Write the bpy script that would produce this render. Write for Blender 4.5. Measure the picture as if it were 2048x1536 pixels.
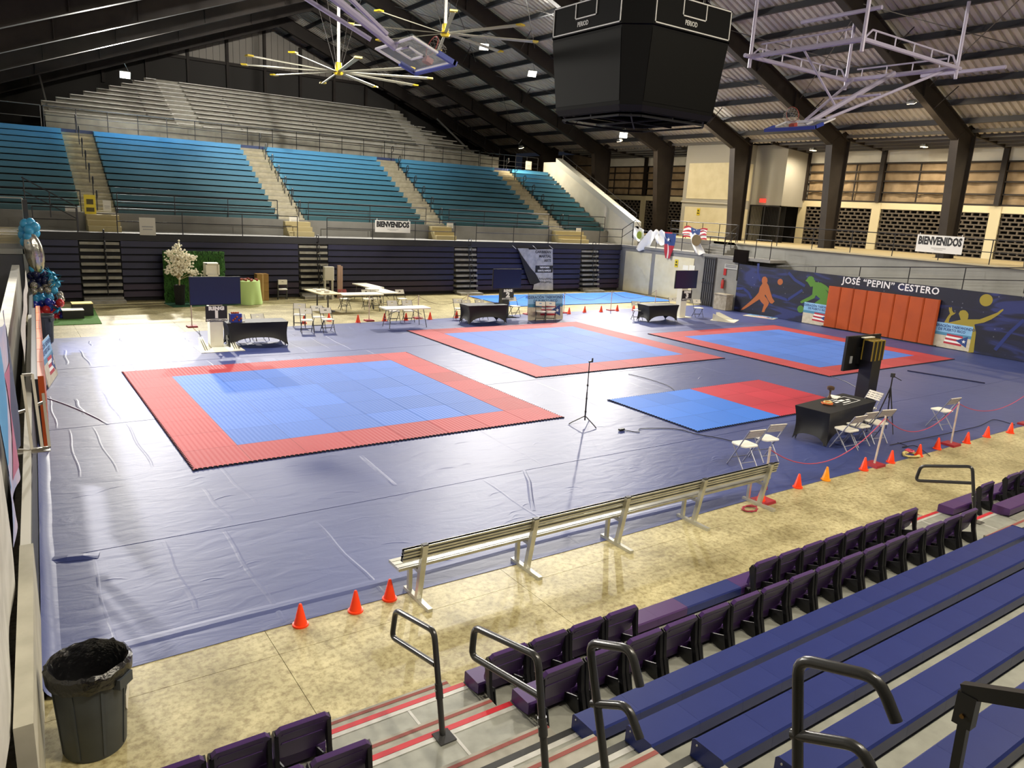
import bpy, bmesh, math, random
from mathutils import Vector, Matrix
random.seed(7)
S = bpy.context.scene
for o in list(bpy.data.objects): bpy.data.objects.remove(o)
COL = S.collection
# ------------------------------------------------------------------ camera
IW, IH, FPX = 2048, 1536, 1494.06
YAW, PITCH, ROLL, CAMH = math.radians(35.2437), math.radians(13.3527), math.radians(-3.2392), 4.6458
_f = Vector((math.sin(YAW)*math.cos(PITCH), math.cos(YAW)*math.cos(PITCH), -math.sin(PITCH)))
_r = Vector((math.cos(YAW), -math.sin(YAW), 0)); _d = _f.cross(_r)
_c, _s = math.cos(ROLL), math.sin(ROLL)
_r, _d = _c*_r + _s*_d, -_s*_r + _c*_d
CAMP = Vector((0, 0, CAMH))
cam = bpy.data.cameras.new('camera'); camo = bpy.data.objects.new('camera', cam); COL.objects.link(camo)
cam.sensor_fit = 'HORIZONTAL'; cam.sensor_width = 36; cam.lens = FPX/IW*36; cam.clip_start = .05; cam.clip_end = 300
mw = Matrix.Identity(4)
for i, v in enumerate((_r, -_d, -_f)):
    for k in range(3): mw[k][i] = v[k]
mw.translation = CAMP; camo.matrix_world = mw; S.camera = camo
def ray(px, py): return ((px-IW/2)/FPX)*_r + ((py-IH/2)/FPX)*_d + _f
def G(px, py, z=0.): d = ray(px, py); return CAMP + d*((z-CAMH)/d.z)      # pixel -> point at height z
def AX(px, py, X): d = ray(px, py); return CAMP + d*(X/d.x)                # pixel -> point on wall x = X
def AY(px, py, Y): d = ray(px, py); return CAMP + d*(Y/d.y)                # pixel -> point on plane y = Y
# ------------------------------------------------------------------ world, exposure
S.view_settings.view_transform = 'Standard'; S.view_settings.look = 'None'; S.view_settings.gamma = 1
S.view_settings.use_curve_mapping = False; S.view_settings.exposure = 0.0
W = bpy.data.worlds.new('night'); S.world = W; W.use_nodes = True
W.node_tree.nodes['Background'].inputs[0].default_value = (.010, .012, .018, 1)
W.node_tree.nodes['Background'].inputs[1].default_value = 1.0
POWER = 1.0
# ------------------------------------------------------------------ helpers
def lin(h):
    if isinstance(h, str):
        h = h.lstrip('#'); h = [int(h[i:i+2], 16)/255 for i in (0, 2, 4)]
    return tuple((c/12.92 if c <= .04045 else ((c+.055)/1.055)**2.4) for c in h) + (1,)
MATS = {}
def mat(name, col='#808080', rough=.6, metal=0., spec=.5, noise=None, bump=None, emit=None, coat=0., alpha=None, trans=0., sheen=0.):
    """noise=(scale, second colour, detail), bump=(scale, strength, kind)"""
    if name in MATS: return MATS[name]
    m = bpy.data.materials.new(name); m.use_nodes = True; nt = m.node_tree; b = nt.nodes['Principled BSDF']
    b.inputs['Base Color'].default_value = lin(col); b.inputs['Roughness'].default_value = rough
    b.inputs['Metallic'].default_value = metal; b.inputs['Specular IOR Level'].default_value = spec
    b.inputs['Coat Weight'].default_value = coat; b.inputs['Transmission Weight'].default_value = trans
    if alpha is not None: b.inputs['Alpha'].default_value = alpha
    if emit: b.inputs['Emission Color'].default_value = lin(emit[0]); b.inputs['Emission Strength'].default_value = emit[1]
    if noise or bump:
        tc = nt.nodes.new('ShaderNodeTexCoord')
    if noise:
        n = nt.nodes.new('ShaderNodeTexNoise'); n.inputs['Scale'].default_value = noise[0]
        n.inputs['Detail'].default_value = noise[2] if len(noise) > 2 else 4
        nt.links.new(tc.outputs['Object'], n.inputs['Vector'])
        r = nt.nodes.new('ShaderNodeValToRGB'); r.color_ramp.elements[0].position = .35; r.color_ramp.elements[1].position = .68
        r.color_ramp.elements[0].color = lin(col); r.color_ramp.elements[1].color = lin(noise[1])
        nt.links.new(n.outputs['Fac'], r.inputs['Fac']); nt.links.new(r.outputs['Color'], b.inputs['Base Color'])
    if bump:
        n = nt.nodes.new('ShaderNodeTexNoise'); n.inputs['Scale'].default_value = bump[0]; n.inputs['Detail'].default_value = 5
        nt.links.new(tc.outputs['Object'], n.inputs['Vector'])
        bp = nt.nodes.new('ShaderNodeBump'); bp.inputs['Strength'].default_value = bump[1]; bp.inputs['Distance'].default_value = .02
        nt.links.new(n.outputs['Fac'], bp.inputs['Height']); nt.links.new(bp.outputs['Normal'], b.inputs['Normal'])
    MATS[name] = m; return m
class MB:
    def __init__(s): s.v = []; s.f = []
    def add(s, vs, fs):
        b = len(s.v); s.v += [tuple(v) for v in vs]; s.f += [tuple(i+b for i in f) for f in fs]; return s
    def bx(s, x0, x1, y0, y1, z0, z1):
        return s.add([(x, y, z) for z in (z0, z1) for y in (y0, y1) for x in (x0, x1)],
                     [(0,2,3,1),(4,5,7,6),(0,1,5,4),(2,6,7,3),(0,4,6,2),(1,3,7,5)])
    def obx(s, c, size, rot=None):
        m = MB().bx(-size[0]/2, size[0]/2, -size[1]/2, size[1]/2, -size[2]/2, size[2]/2)
        R = rot if rot is not None else Matrix.Identity(3); c = Vector(c)
        return s.add([R @ Vector(v) + c for v in m.v], m.f)
    def rbx(s, x0, x1, y0, y1, z0, z1, r, n=3):      # box with corners rounded in plan
        P = []
        for cx, cy, a0 in ((x1-r, y1-r, 0), (x0+r, y1-r, 90), (x0+r, y0+r, 180), (x1-r, y0+r, 270)):
            for k in range(n+1):
                a = math.radians(a0+90*k/n); P.append((cx+r*math.cos(a), cy+r*math.sin(a)))
        return s.prism(P, lambda u, v, w: (u, v, w), z0, z1)
    def prism(s, P, fn, w0, w1):
        n = len(P); vs = [fn(u, v, w0) for u, v in P] + [fn(u, v, w1) for u, v in P]
        return s.add(vs, [tuple(range(n))[::-1], tuple(range(n, 2*n))] + [(i, (i+1) % n, n+(i+1) % n, n+i) for i in range(n)])
    def beam(s, a, b, w, h, up=(0, 0, 1)):           # rectangular bar from a to b
        a, b = Vector(a), Vector(b); d = (b-a).normalized(); u = Vector(up)
        x = d.cross(u)
        if x.length < 1e-4: x = d.cross(Vector((0, 1, 0)))
        x.normalize(); z = x.cross(d)
        vs = [p + x*i*w/2 + z*j*h/2 for p in (a, b) for i, j in ((-1,-1),(1,-1),(1,1),(-1,1))]
        return s.add(vs, [(3,2,1,0),(4,5,6,7)] + [(i, (i+1) % 4, 4+(i+1) % 4, 4+i) for i in range(4)])
    def tube(s, pts, r, n=8, closed=False, cap=True):
        pts = [Vector(p) for p in pts]; N = len(pts); rings = []; prev = None
        rr = r if isinstance(r, (list, tuple)) else [r]*N
        for i, p in enumerate(pts):
            if closed: t = pts[(i+1) % N]-pts[i-1]
            else: t = pts[min(i+1, N-1)]-pts[max(i-1, 0)]
            t.normalize()
            if prev is None:
                u = t.cross(Vector((0, 0, 1)))
                if u.length < 1e-3: u = t.cross(Vector((0, 1, 0)))
            else: u = prev - t*prev.dot(t)
            u.normalize(); prev = u; w = t.cross(u)
            k = 1.
            rings.append([p + (u*math.cos(2*math.pi*j/n) + w*math.sin(2*math.pi*j/n))*rr[i]*k for j in range(n)])
        vs = [v for R in rings for v in R]; fs = []
        for i in range(N if closed else N-1):
            a, b = i*n, ((i+1) % N)*n
            fs += [(a+j, a+(j+1) % n, b+(j+1) % n, b+j) for j in range(n)]
        if cap and not closed: fs += [tuple(range(n))[::-1], tuple(range((N-1)*n, N*n))]
        return s.add(vs, fs)
    def cyl(s, a, b, r0, r1=None, n=12): return s.tube([a, b], [r0, r0 if r1 is None else r1], n)
    def lathe(s, prof, c=(0, 0, 0), n=20, sx=1., sy=1.):
        vs = [(c[0]+r*sx*math.cos(2*math.pi*j/n), c[1]+r*sy*math.sin(2*math.pi*j/n), c[2]+z) for r, z in prof for j in range(n)]
        return s.add(vs, [(i*n+j, i*n+(j+1) % n, (i+1)*n+(j+1) % n, (i+1)*n+j) for i in range(len(prof)-1) for j in range(n)])
    def ball(s, c, r, nu=10, nv=7, sc=(1, 1, 1), rot=None):
        vs = [Vector((0, 0, 1))]; 
        for i in range(1, nv):
            a = math.pi*i/nv; vs += [Vector((math.sin(a)*math.cos(2*math.pi*j/nu), math.sin(a)*math.sin(2*math.pi*j/nu), math.cos(a))) for j in range(nu)]
        vs.append(Vector((0, 0, -1))); L = len(vs)-1
        fs = [(0, 1+j, 1+(j+1) % nu) for j in range(nu)]
        for i in range(nv-2):
            a = 1+i*nu; fs += [(a+j, a+nu+j, a+nu+(j+1) % nu, a+(j+1) % nu) for j in range(nu)]
        a = 1+(nv-2)*nu; fs += [(L, a+(j+1) % nu, a+j) for j in range(nu)]
        R = rot if rot is not None else Matrix.Identity(3)
        return s.add([R @ Vector((v.x*r*sc[0], v.y*r*sc[1], v.z*r*sc[2])) + Vector(c) for v in vs], fs)
    def grid(s, fn, nu, nv):
        vs = [fn(i/nu, j/nv) for j in range(nv+1) for i in range(nu+1)]
        return s.add(vs, [(j*(nu+1)+i, j*(nu+1)+i+1, (j+1)*(nu+1)+i+1, (j+1)*(nu+1)+i) for j in range(nv) for i in range(nu)])
    def mesh(s, name, smooth=False, off=None):
        me = bpy.data.meshes.new(name)
        vs = s.v if off is None else [(v[0]-off[0], v[1]-off[1], v[2]-off[2]) for v in s.v]
        me.from_pydata(vs, [], s.f); me.validate(); 
        bm = bmesh.new(); bm.from_mesh(me); bmesh.ops.recalc_face_normals(bm, faces=bm.faces); bm.to_mesh(me); bm.free()
        if smooth:
            for p in me.polygons: p.use_smooth = True
            try: me.set_sharp_from_angle(angle=math.radians(40))
            except Exception: pass
        return me
ORD = ['first', 'second', 'third', 'fourth', 'fifth', 'sixth', 'seventh', 'eighth', 'ninth', 'tenth', 'eleventh', 'twelfth', 'thirteenth', 'fourteenth', 'fifteenth', 'sixteenth']
def tag(o, label=None, cat=None, group=None, kind=None):
    for k, v in (('label', label), ('category', cat), ('group', group), ('kind', kind)):
        if v: o[k] = v
    return o
def thing(name, label, cat, loc=(0, 0, 0), rz=0., group=None, kind=None):
    o = bpy.data.objects.new(name, None); COL.objects.link(o); o.empty_display_size = .2
    o.location = loc; o.rotation_euler = (0, 0, rz); return tag(o, label, cat, group, kind)
def part(parent, name, mb, m, smooth=False, world=False, label=None, kind=None):
    """mesh child; with world=True the builder's coordinates are world ones and the parents are unrotated"""
    off = None
    if world and parent is not None:
        off = Vector((0, 0, 0)); p = parent
        while p is not None: off = off + Vector(p.location); p = p.parent
    me = mb if isinstance(mb, bpy.types.Mesh) else mb.mesh(name, smooth, off)
    o = bpy.data.objects.new(name, me); COL.objects.link(o)
    if m is not None and not me.materials: me.materials.append(m)
    o.parent = parent
    if label: o['label'] = label
    if kind: o['kind'] = kind
    return o
def single(name, mb, m, label, cat, group=None, smooth=False, base=None):   # a thing that is one mesh (world coordinates)
    if base is None:
        n = len(mb.v); base = (sum(v[0] for v in mb.v)/n, sum(v[1] for v in mb.v)/n, min(v[2] for v in mb.v))
    o = part(None, name, mb.mesh(name, smooth, base), m); o.location = base; return tag(o, label, cat, group)
def struct(name, mb, m, parent=None, smooth=False):
    o = part(parent, name, mb, m, smooth)
    if parent is None: o['kind'] = 'structure'
    return o
def dup(root, loc=None, rz=None, label=None, group=None, parent=None):
    r = root.copy(); COL.objects.link(r); r.parent = parent if parent is not None else root.parent
    if loc is not None: r.location = loc
    if rz is not None: r.rotation_euler = (0, 0, rz)
    if label: r['label'] = label
    if group: r['group'] = group
    for ch in root.children: dup(ch, parent=r)
    return r
def text(s, size, m, bold=.0, ext=.002, sx=1., align='CENTER', spacing=1., fit=None):
    c = bpy.data.curves.new('lettering', 'FONT'); c.body = s; c.size = size; c.extrude = ext; c.offset = bold
    c.align_x = align; c.align_y = 'CENTER'; c.space_character = spacing; c.resolution_u = 2
    o = bpy.data.objects.new('lettering_source', c); COL.objects.link(o)
    me = bpy.data.meshes.new_from_object(o.evaluated_get(bpy.context.evaluated_depsgraph_get()))
    bpy.data.objects.remove(o); me.name = 'lettering'; me.materials.clear(); me.materials.append(m)
    if fit: xs_ = [v.co.x for v in me.vertices]; sx = fit/(max(xs_)-min(xs_))
    for v in me.vertices: v.co.x *= sx
    return me
def put_text(parent, s, size, m, M4, name='lettering', **k):
    o = bpy.data.objects.new(name, text(s, size, m, **k)); COL.objects.link(o); o.parent = parent; o.matrix_local = M4; return o
def basis(x, y, t):            # matrix with given x / y axes and translation
    x = Vector(x).normalized(); y = Vector(y).normalized(); z = x.cross(y)
    M = Matrix.Identity(4)
    for i, v in enumerate((x, y, z)):
        for k in range(3): M[k][i] = v[k]
    M.translation = Vector(t); return M
def arc(c, r, a0, a1, n, ux, uy):
    c, ux, uy = Vector(c), Vector(ux), Vector(uy)
    return [c + ux*r*math.cos(math.radians(a0+(a1-a0)*i/n)) + uy*r*math.sin(math.radians(a0+(a1-a0)*i/n)) for i in range(n+1)]
def rounded(pts, r, n=4, closed=False):       # polyline with its corners rounded
    P = [Vector(p) for p in pts]; out = []; N = len(P)
    for i, p in enumerate(P):
        if not closed and i in (0, N-1): out.append(p); continue
        a = (P[i-1]-p); b = (P[(i+1) % N]-p); q = min(r, a.length*.45, b.length*.45); a.normalize(); b.normalize()
        p0, p1 = p+a*q, p+b*q
        for k in range(n+1):
            t = k/n; out.append((1-t)**2*p0 + 2*t*(1-t)*p + t*t*p1)
    return out
def sag(a, b, drop, n=14):
    a, b = Vector(a), Vector(b)
    return [a.lerp(b, i/n) - Vector((0, 0, drop*4*(i/n)*(1-i/n))) for i in range(n+1)]
# ------------------------------------------------------------------ lamps (each lamp's light belongs to its fixture)
def flood(name, label, pos, aim, watt, col=(1, .96, .88), size=.5, angle=150, group='ceiling floodlights', fixture='panel', blend=.6):
    pos, aim = Vector(pos), Vector(aim); d = (aim-pos).normalized()
    t = thing(name, label, 'light', pos, 0, group)
    q = d.to_track_quat('-Z', 'Y').to_matrix()
    hb = MB(); hb.obx(q @ Vector((0, 0, .07)), (size, size*.7, .08), q)
    for k in range(-2, 3): hb.obx(q @ Vector((k*size/6, 0, .13)), (.015, size*.6, .06), q)
    part(t, 'housing', hb, mat('lamp_housing', '#8a8a86', .5, .6))
    gl = MB().obx(q @ Vector((0, 0, .022)), (size*.9, size*.6, .012), q)
    part(t, 'lens', gl, mat('lamp_glow_%d' % int(col[2]*100), (1., col[1]**.6, col[2]**.6), emit=((1., col[1]**.6, col[2]**.6), 18.)))
    br = MB().tube([q @ Vector((-size*.5, 0, .08)), q @ Vector((-size*.5, 0, .3)), (0, 0, .55)], .015, 6)
    part(t, 'bracket', br, mat('lamp_housing'))
    L = bpy.data.lights.new(name+'_light', 'SPOT'); L.energy = watt*POWER; L.color = col; L.spot_size = math.radians(angle); L.spot_blend = blend
    L.shadow_soft_size = size*.45
    lo = bpy.data.objects.new(name+'_light', L); COL.objects.link(lo); lo.parent = t
    lo.matrix_local = Matrix.Translation(d*.03) @ q.to_4x4(); return t
# ================================================================== STRUCTURE
XR = 31.7                       # court-side face of the right wall
YF = 34.07                      # front of the far bleachers
FRAMES = [54-6.09*k for k in range(11)]
RID, KN = 17.4, 8.6             # ridge x, height of the knee
def zu(x): return KN + .387*((35.3-x) if x > RID else (x+.5))     # underside of the rafters
ROOF_UP = 1.1
M_steel = mat('dark_steel', '#2b2623', .6, .0, spec=.3, noise=(1.5, '#342e2a'))
M_purlin = mat('purlin_paint', '#33343a', .6)
M_sheet = mat('roof_sheet', '#d3cec2', .5, .0, noise=(.8, '#bdb7aa'))
M_conc = mat('grey_concrete', '#8b8a86', .8, noise=(1.2, '#7b7a77', 6), bump=(14, .25))
M_cream = mat('cream_paint', '#d9d2b4', .7, noise=(2., '#cfc7a6'))
M_white = mat('white_paint', '#e4e3da', .6, noise=(1.5, '#d8d7ce'))
M_black = mat('black_paint', '#1c1b1c', .45)
M_rail = mat('rail_paint', '#26262a', .4, .2)
# --- floor
def floor_mat():
    m = bpy.data.materials.new('court_concrete'); m.use_nodes = True; nt = m.node_tree; b = nt.nodes['Principled BSDF']
    tc = nt.nodes.new('ShaderNodeTexCoord'); b.inputs['Roughness'].default_value = .42
    n1 = nt.nodes.new('ShaderNodeTexNoise'); n1.inputs['Scale'].default_value = 1.1; n1.inputs['Detail'].default_value = 9; n1.inputs['Roughness'].default_value = .65
    n2 = nt.nodes.new('ShaderNodeTexNoise'); n2.inputs['Scale'].default_value = 14; n2.inputs['Detail'].default_value = 8; n2.inputs['Roughness'].default_value = .7
    for n in (n1, n2): nt.links.new(tc.outputs['Object'], n.inputs['Vector'])
    r1 = nt.nodes.new('ShaderNodeValToRGB'); e = r1.color_ramp.elements
    e[0].position = .34; e[0].color = lin('#948a62'); e[1].position = .66; e[1].color = lin('#cdc396')
    r2 = nt.nodes.new('ShaderNodeValToRGB'); e = r2.color_ramp.elements
    e[0].position = .36; e[0].color = (.55, .50, .42, 1); e[1].position = .56; e[1].color = (1, 1, 1, 1)
    mx = nt.nodes.new('ShaderNodeMix'); mx.data_type = 'RGBA'; mx.blend_type = 'MULTIPLY'; mx.inputs[0].default_value = 1
    nt.links.new(n1.outputs['Fac'], r1.inputs['Fac']); nt.links.new(n2.outputs['Fac'], r2.inputs['Fac'])
    nt.links.new(r1.outputs['Color'], mx.inputs[6]); nt.links.new(r2.outputs['Color'], mx.inputs[7]); nt.links.new(mx.outputs[2], b.inputs['Base Color'])
    bp = nt.nodes.new('ShaderNodeBump'); bp.inputs['Strength'].default_value = .12; bp.inputs['Distance'].default_value = .02
    nt.links.new(n2.outputs['Fac'], bp.inputs['Height']); nt.links.new(bp.outputs['Normal'], b.inputs['Normal'])
    return m
M_floor = floor_mat()
fl = struct('floor', MB().bx(-4, 42, -8, 62, -.3, -.02), mat('joint_grey', '#6b6350', .9))
xs = [-4 + 3.06*k for k in range(13)] + [XR+.3]
for a, b in zip(xs, xs[1:]):
    for c, d in ((-8, 6.9), (6.9, 27.6), (27.6, 36.)):
        if b-a > .2: part(fl, 'concrete_slab', MB().bx(a+.003, b-.003, c+.003, d-.003, -.02, 0), M_floor)
# --- roof: sheets, purlins, rafters under one ceiling
ceil = thing('ceiling', None, None, (0, 0, 0)); ceil['kind'] = 'structure'
def sheet(x0, x1):
    mb = MB(); per, h = .304, .085; L = 6.09; n = int(round(L/per)); ys = []
    for k in range(n):
        y = k*L/n; p = L/n; ys += [(y, 0), (y+p*.55, 0), (y+p*.65, h), (y+p*.9, h)]
    ys.append((L, 0)); N = len(ys)
    za, zb = zu(x0)+ROOF_UP, zu(x1)+ROOF_UP
    return mb.add([(x0, y, za+e) for y, e in ys] + [(x1, y, zb+e) for y, e in ys], [(i, i+1, N+i+1, N+i) for i in range(N-1)])
shR, shL = sheet(RID+.001, 37.2).mesh('roof_sheet'), sheet(RID-.001, -2.4).mesh('roof_sheet')
for me in (shR, shL): me.materials.append(M_sheet)
for y in FRAMES[1:]+[FRAMES[-1]-6.09] + [54]:
    for me in (shR, shL):
        o = part(ceil, 'roof_sheet', me, None); o.location = (0, y, 0)
for k in range(13):
    for sg in (1, -1):
        x = RID + sg*(.35+1.5*k)
        if -2 < x < 37: 
            z = zu(x)+ROOF_UP-.03; m_ = MB().bx(-.04, .04, -13, 60, -.24, 0); m_.bx(.04, .12, -13, 60, -.02, 0); m_.bx(-.12, -.04, -13, 60, -.24, -.22)
            o = part(ceil, 'purlin', m_, M_purlin); o.location = (x, 0, z)
def rafter_mesh(sg):
    mb = MB(); X = lambda x: x if sg > 0 else 2*RID-x
    bot = [(RID, KN+.387*(35.3-RID)), (33.2, KN+.387*2.1), (35.38, KN-.05)]
    top = [(RID, bot[0][1]+.82), (36.9, KN+.387*(35.3-36.9)+.82)]
    poly = bot + [(36.86, KN+.1), top[1], top[0]]
    mb.prism(poly, lambda u, v, w: (X(u), w, v), -.025, .025)
    for a, b in ((bot[0], bot[1]), (bot[1], bot[2]), (top[0], top[1])):
        mb.beam((X(a[0]), 0, a[1]), (X(b[0]), 0, b[1]), .3, .05)
    for x in (21, 25, 29, 32): mb.bx(*sorted((X(x), X(x+.03))), -.14, .14, KN+.387*(35.3-x)-.0, KN+.387*(35.3-x)+.8)
    return mb.mesh('rafter')
for sg in (1, -1):
    me = rafter_mesh(sg); me.materials.append(M_steel)
    for y in FRAMES: part(ceil, 'rafter', me, None).location = (0, y, 0)
# bracing rods and the cable tray over the left slope
for i, y in enumerate(FRAMES[1:8]):
    mb = MB(); 
    for x0 in (20, 27): mb.tube([(x0, y, zu(x0)+.7), (x0+5.5, y+6.09, zu(x0+5.5)+.7)], .018, 5); mb.tube([(x0+5.5, y, zu(x0+5.5)+.7), (x0, y+6.09, zu(x0)+.7)], .018, 5)
    part(ceil, 'brace_rod', mb, mat('rod_grey', '#6d6a66', .5, .4))
for k in range(4):
    part(ceil, 'conduit', MB().tube([(-1.5, 29.2-.16*k, zu(-1.5)+.75), (16.5, 29.2-.16*k, zu(16.5)+.75)], .03, 6), mat('rod_grey'))
# knee struts from rafter to purlins
for y in FRAMES[2:8]:
    for x in (24.5, 29, 33):
        for s_ in (-1, 1): part(ceil, 'flange_brace', MB().tube([(x, y, zu(x)), (x, y+s_*.95, zu(x)+ROOF_UP-.2)], .022, 5), M_steel)
# --- columns
def column_mesh(sg):
    mb = MB(); X = lambda x: x if sg > 0 else 2*RID-x
    z0 = 3.4 if sg > 0 else 0.
    mb.prism([(35.95, z0), (36.85, z0), (36.85, KN+.85), (35.38, KN)], lambda u, v, w: (X(u), w, v), -.03, .03)
    mb.beam((X(35.95), 0, z0), (X(35.37), 0, KN+.02), .36, .06, (1, 0, 0)); mb.beam((X(36.85), 0, z0), (X(36.85), 0, KN+.85), .36, .06, (1, 0, 0))
    mb.bx(*sorted((X(35.8), X(37))), -.25, .25, z0, z0+.03)
    return mb.mesh('steel_column')
cm = column_mesh(1); cm.materials.append(M_steel)
for i, y in enumerate(FRAMES[1:9]):
    o = part(None, 'steel_column', cm, None); o.location = (0, y, 0)
    tag(o, 'tapered dark steel column '+(['third from the stair tower toward the gable', 'second from the stair tower toward the gable', 'first from the stair tower toward the gable', 'directly before the stair tower']+['%s from the stair tower toward the near stands' % w for w in ORD])[i], 'column', 'concourse columns')
# --- far end wall and gable
wf = struct('wall_far', MB().bx(-4, 40, 58, 58.3, 0, 13.3), mat('far_wall_dark', '#3a3836', .9))
gb = MB(); 
for k in range(56):
    x = 5.0+.45*k; zt = zu(x)+ROOF_UP-.35
    if zt > 13.35: gb.bx(x, x+.3, 57.86, 58, 13.3, zt)
    if zt > 13.35: gb.bx(x+.3, x+.45, 57.95, 58, 13.3, zt-.05)
part(wf, 'gable_siding', gb, mat('gable_siding', '#8d8880', .6, .2))
part(wf, 'gable_girt', MB().bx(5, 30, 57.7, 57.85, 13.15, 13.35), M_steel)
for k in range(9): part(wf, 'gable_post', MB().bx(7.+2.6*k, 7.18+2.6*k, 57.6, 57.85, 11, zu(7.1+2.6*k)+.6), M_steel)
# --- near and left outer walls that close the hall (behind / beside the camera)
struct('wall_near', MB().bx(-4, 42, -8.3, -8, 0, 16.5), M_conc)
struct('wall_left', MB().bx(-4.3, -4, -8, 58, 0, 8.2), M_conc)
# ------------------------------------------------------------------ right side: court wall, landing, deck, concourse
wr = struct('wall_right', MB().bx(XR+.02, 33, -8, 25.35, 0, 1.55).bx(XR+.02, 33.0, 25.35, 36., 0, 2.7), M_conc)
part(wr, 'wall_panel', MB().bx(XR, XR+.02, 31.55, 33.75, .05, 2.42), M_cream)
part(wr, 'wall_panel', MB().bx(XR, XR+.02, 28.3, 31.25, .05, 2.42), M_cream)
part(wr, 'mural_backing', MB().bx(XR+.02, XR+.2, -8, 25.2, 0, 2.4), M_conc)
part(wr, 'landing_slab', MB().bx(XR-.02, 33, 23.4, 36., 2.62, 2.76), M_conc)
dk = struct('floor_concourse', MB().bx(33, 41, -8, 36.2, 2.2, 3.4), M_conc)
part(dk, 'deck_wall', MB().bx(32.92, 33, -8, 26.6, .8, 3.4), mat('deck_wall_grey', '#9a9a96', .75, noise=(.7, '#84847f', 7), bump=(8, .2)))
part(dk, 'deck_edge', MB().bx(32.8, 33.02, -8, 26.6, 3.36, 3.42), mat('deck_edge', '#b3a98c', .8))
part(dk, 'deck_top', MB().bx(33.02, 40.6, -8, 36.2, 3.4, 3.42), mat('deck_tile', '#b8a982', .7))
for k in range(5): part(dk, 'step', MB().bx(XR+.3+.25*k, 33, 26.6, 28.2, 2.76+.128*k, 2.76+.128*(k+1)), M_conc)
# back wall of the concourse
XB = 40.6
wb = struct('wall_concourse', MB().bx(XB+.3, XB+.6, -8, 47, 0, 9.8), mat('outside_dark', '#0b0b0d', .9))
M_pier = mat('pier_cream', '#d8cfae', .7)
M_canvas = mat('canvas_beige', '#a08c70', .85, noise=(2.5, '#8a775c', 5))
M_block = mat('breeze_block', '#5d564e', .85)
BLK = MB(); bw, bh, t_ = .39, .2, .035
o_ = [(0, 0), (bw, 0), (bw, bh), (0, bh)]; i_ = [(t_, t_), (bw-t_, t_), (bw-t_, bh-t_), (t_, bh-t_)]
BLK.add([(x, u, v) for x in (0, .12) for u, v in o_+i_],
        [(k, (k+1) % 4, 4+(k+1) % 4, 4+k) for k in range(4)] + [(8+k, 12+k, 12+(k+1) % 4, 8+(k+1) % 4) for k in range(4)]
        + [(k, 8+k, 8+(k+1) % 4, (k+1) % 4) for k in range(4)] + [(4+k, 4+(k+1) % 4, 12+(k+1) % 4, 12+k) for k in range(4)])
blk_me = BLK.mesh('breeze_block'); blk_me.materials.append(M_block)
bays = [(11.37, 17.46, 1), (17.46, 23.55, 1), (23.55, 28.2, 0), (5.28, 11.37, 0), (35.6, 41.8, 0), (41.8, 47., 0)]
nb = 0
for y0, y1, indiv in bays:
    joined = MB()
    for r in range(11):
        y = y0+.3 - (.5*bw if r % 2 else 0)
        while y < y1-.3:
            a, b = max(y, y0+.25), min(y+bw, y1-.25)
            if b-a > .1:
                if indiv and b-a > bw-.01 and nb < 300:
                    part(wb, 'breeze_block', blk_me, None).location = (XB, y, 3.42+r*bh); nb += 1
                else: joined.add([(v[0]+XB, a+(v[1]/bw)*(b-a), v[2]+3.42+r*bh) for v in BLK.v], BLK.f)
            y += bw
    if joined.v: part(wb, 'breeze_block_infill', joined, M_block, kind='stuff')
    part(wb, 'pier', MB().bx(XB-.06, XB+.25, y1-.25, y1+.25, 3.4, 5.95), M_pier)
    part(wb, 'lintel', MB().bx(XB-.04, XB+.25, y0+.25, y1-.25, 5.62, 5.95), M_pier)
    cv = MB().grid(lambda u, v: (XB+.12+.03*math.sin(u*40+3*v)*(1-.6*v)+.02*math.sin(u*17+v*9), y0+.15+u*(y1-y0-.3), 6.02+v*2.0), 60, 10)
    part(wb, 'canvas_curtain', cv, M_canvas, smooth=True)
    for z in (6.0, 6.5, 7.1, 7.6, 8.05): part(wb, 'girt', MB().bx(XB-.05, XB+.03, y0, y1, z-.04, z+.04), M_steel)
    for q in (.33, .66): part(wb, 'mullion', MB().bx(XB-.03, XB+.03, y0+q*(y1-y0)-.03, y0+q*(y1-y0)+.03, 6, 8.05), M_steel)
    part(wb, 'upper_panel', MB().bx(XB+.02, XB+.1, y0, y1, 8.08, 9.3), M_white)
    part(wb, 'wall_post', MB().bx(XB-.16, XB+.02, y1-.12, y1+.12, 5.95, 9.0), M_steel)
    part(wb, 'wing_beam', MB().beam((36.9, y1, 9.0), (XB, y1, 8.75), .14, .25), M_steel)
    for k in range(4): part(wb, 'soffit_joist', MB().bx(37.5+.85*k, 37.6+.85*k, y0, y1, 8.85-.06*k, 9.02-.06*k), mat('soffit_grey', '#6b6a68', .7))
part(wb, 'soffit', MB().bx(36.9, XB+.3, -8, 47, 9.1, 9.16), mat('soffit_sheet', '#7d7c79', .6))
part(wb, 'eave_truss', MB().bx(36.7, 36.78, -8, 47, 8.98, 9.12), mat('soffit_grey'))
# stair tower on the concourse with framed cream panels
tw = struct('wall_stair_tower', MB().bx(36.9, XB+.3, 30.4, 34.5, 3.4, 9.0).bx(38.5, XB+.3, 28.2, 30.4, 5.55, 9.0), mat('tower_grey', '#a5a49d', .75))
for z0, z1 in ((3.5, 5.25), (5.75, 7.9)):
    part(tw, 'cream_panel', MB().bx(36.86, 36.9, 30.7, 34.15, z0, z1), M_cream)
    part(tw, 'cream_panel', MB().bx(37.15, 38.3, 30.37, 30.4, z0, z1), M_cream)
part(tw, 'pipe', MB().tube([(36.82, 30.2, 5.5), (36.82, 34.5, 5.55)], .05, 8), mat('pipe_grey', '#b9b7ae', .5))
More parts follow.
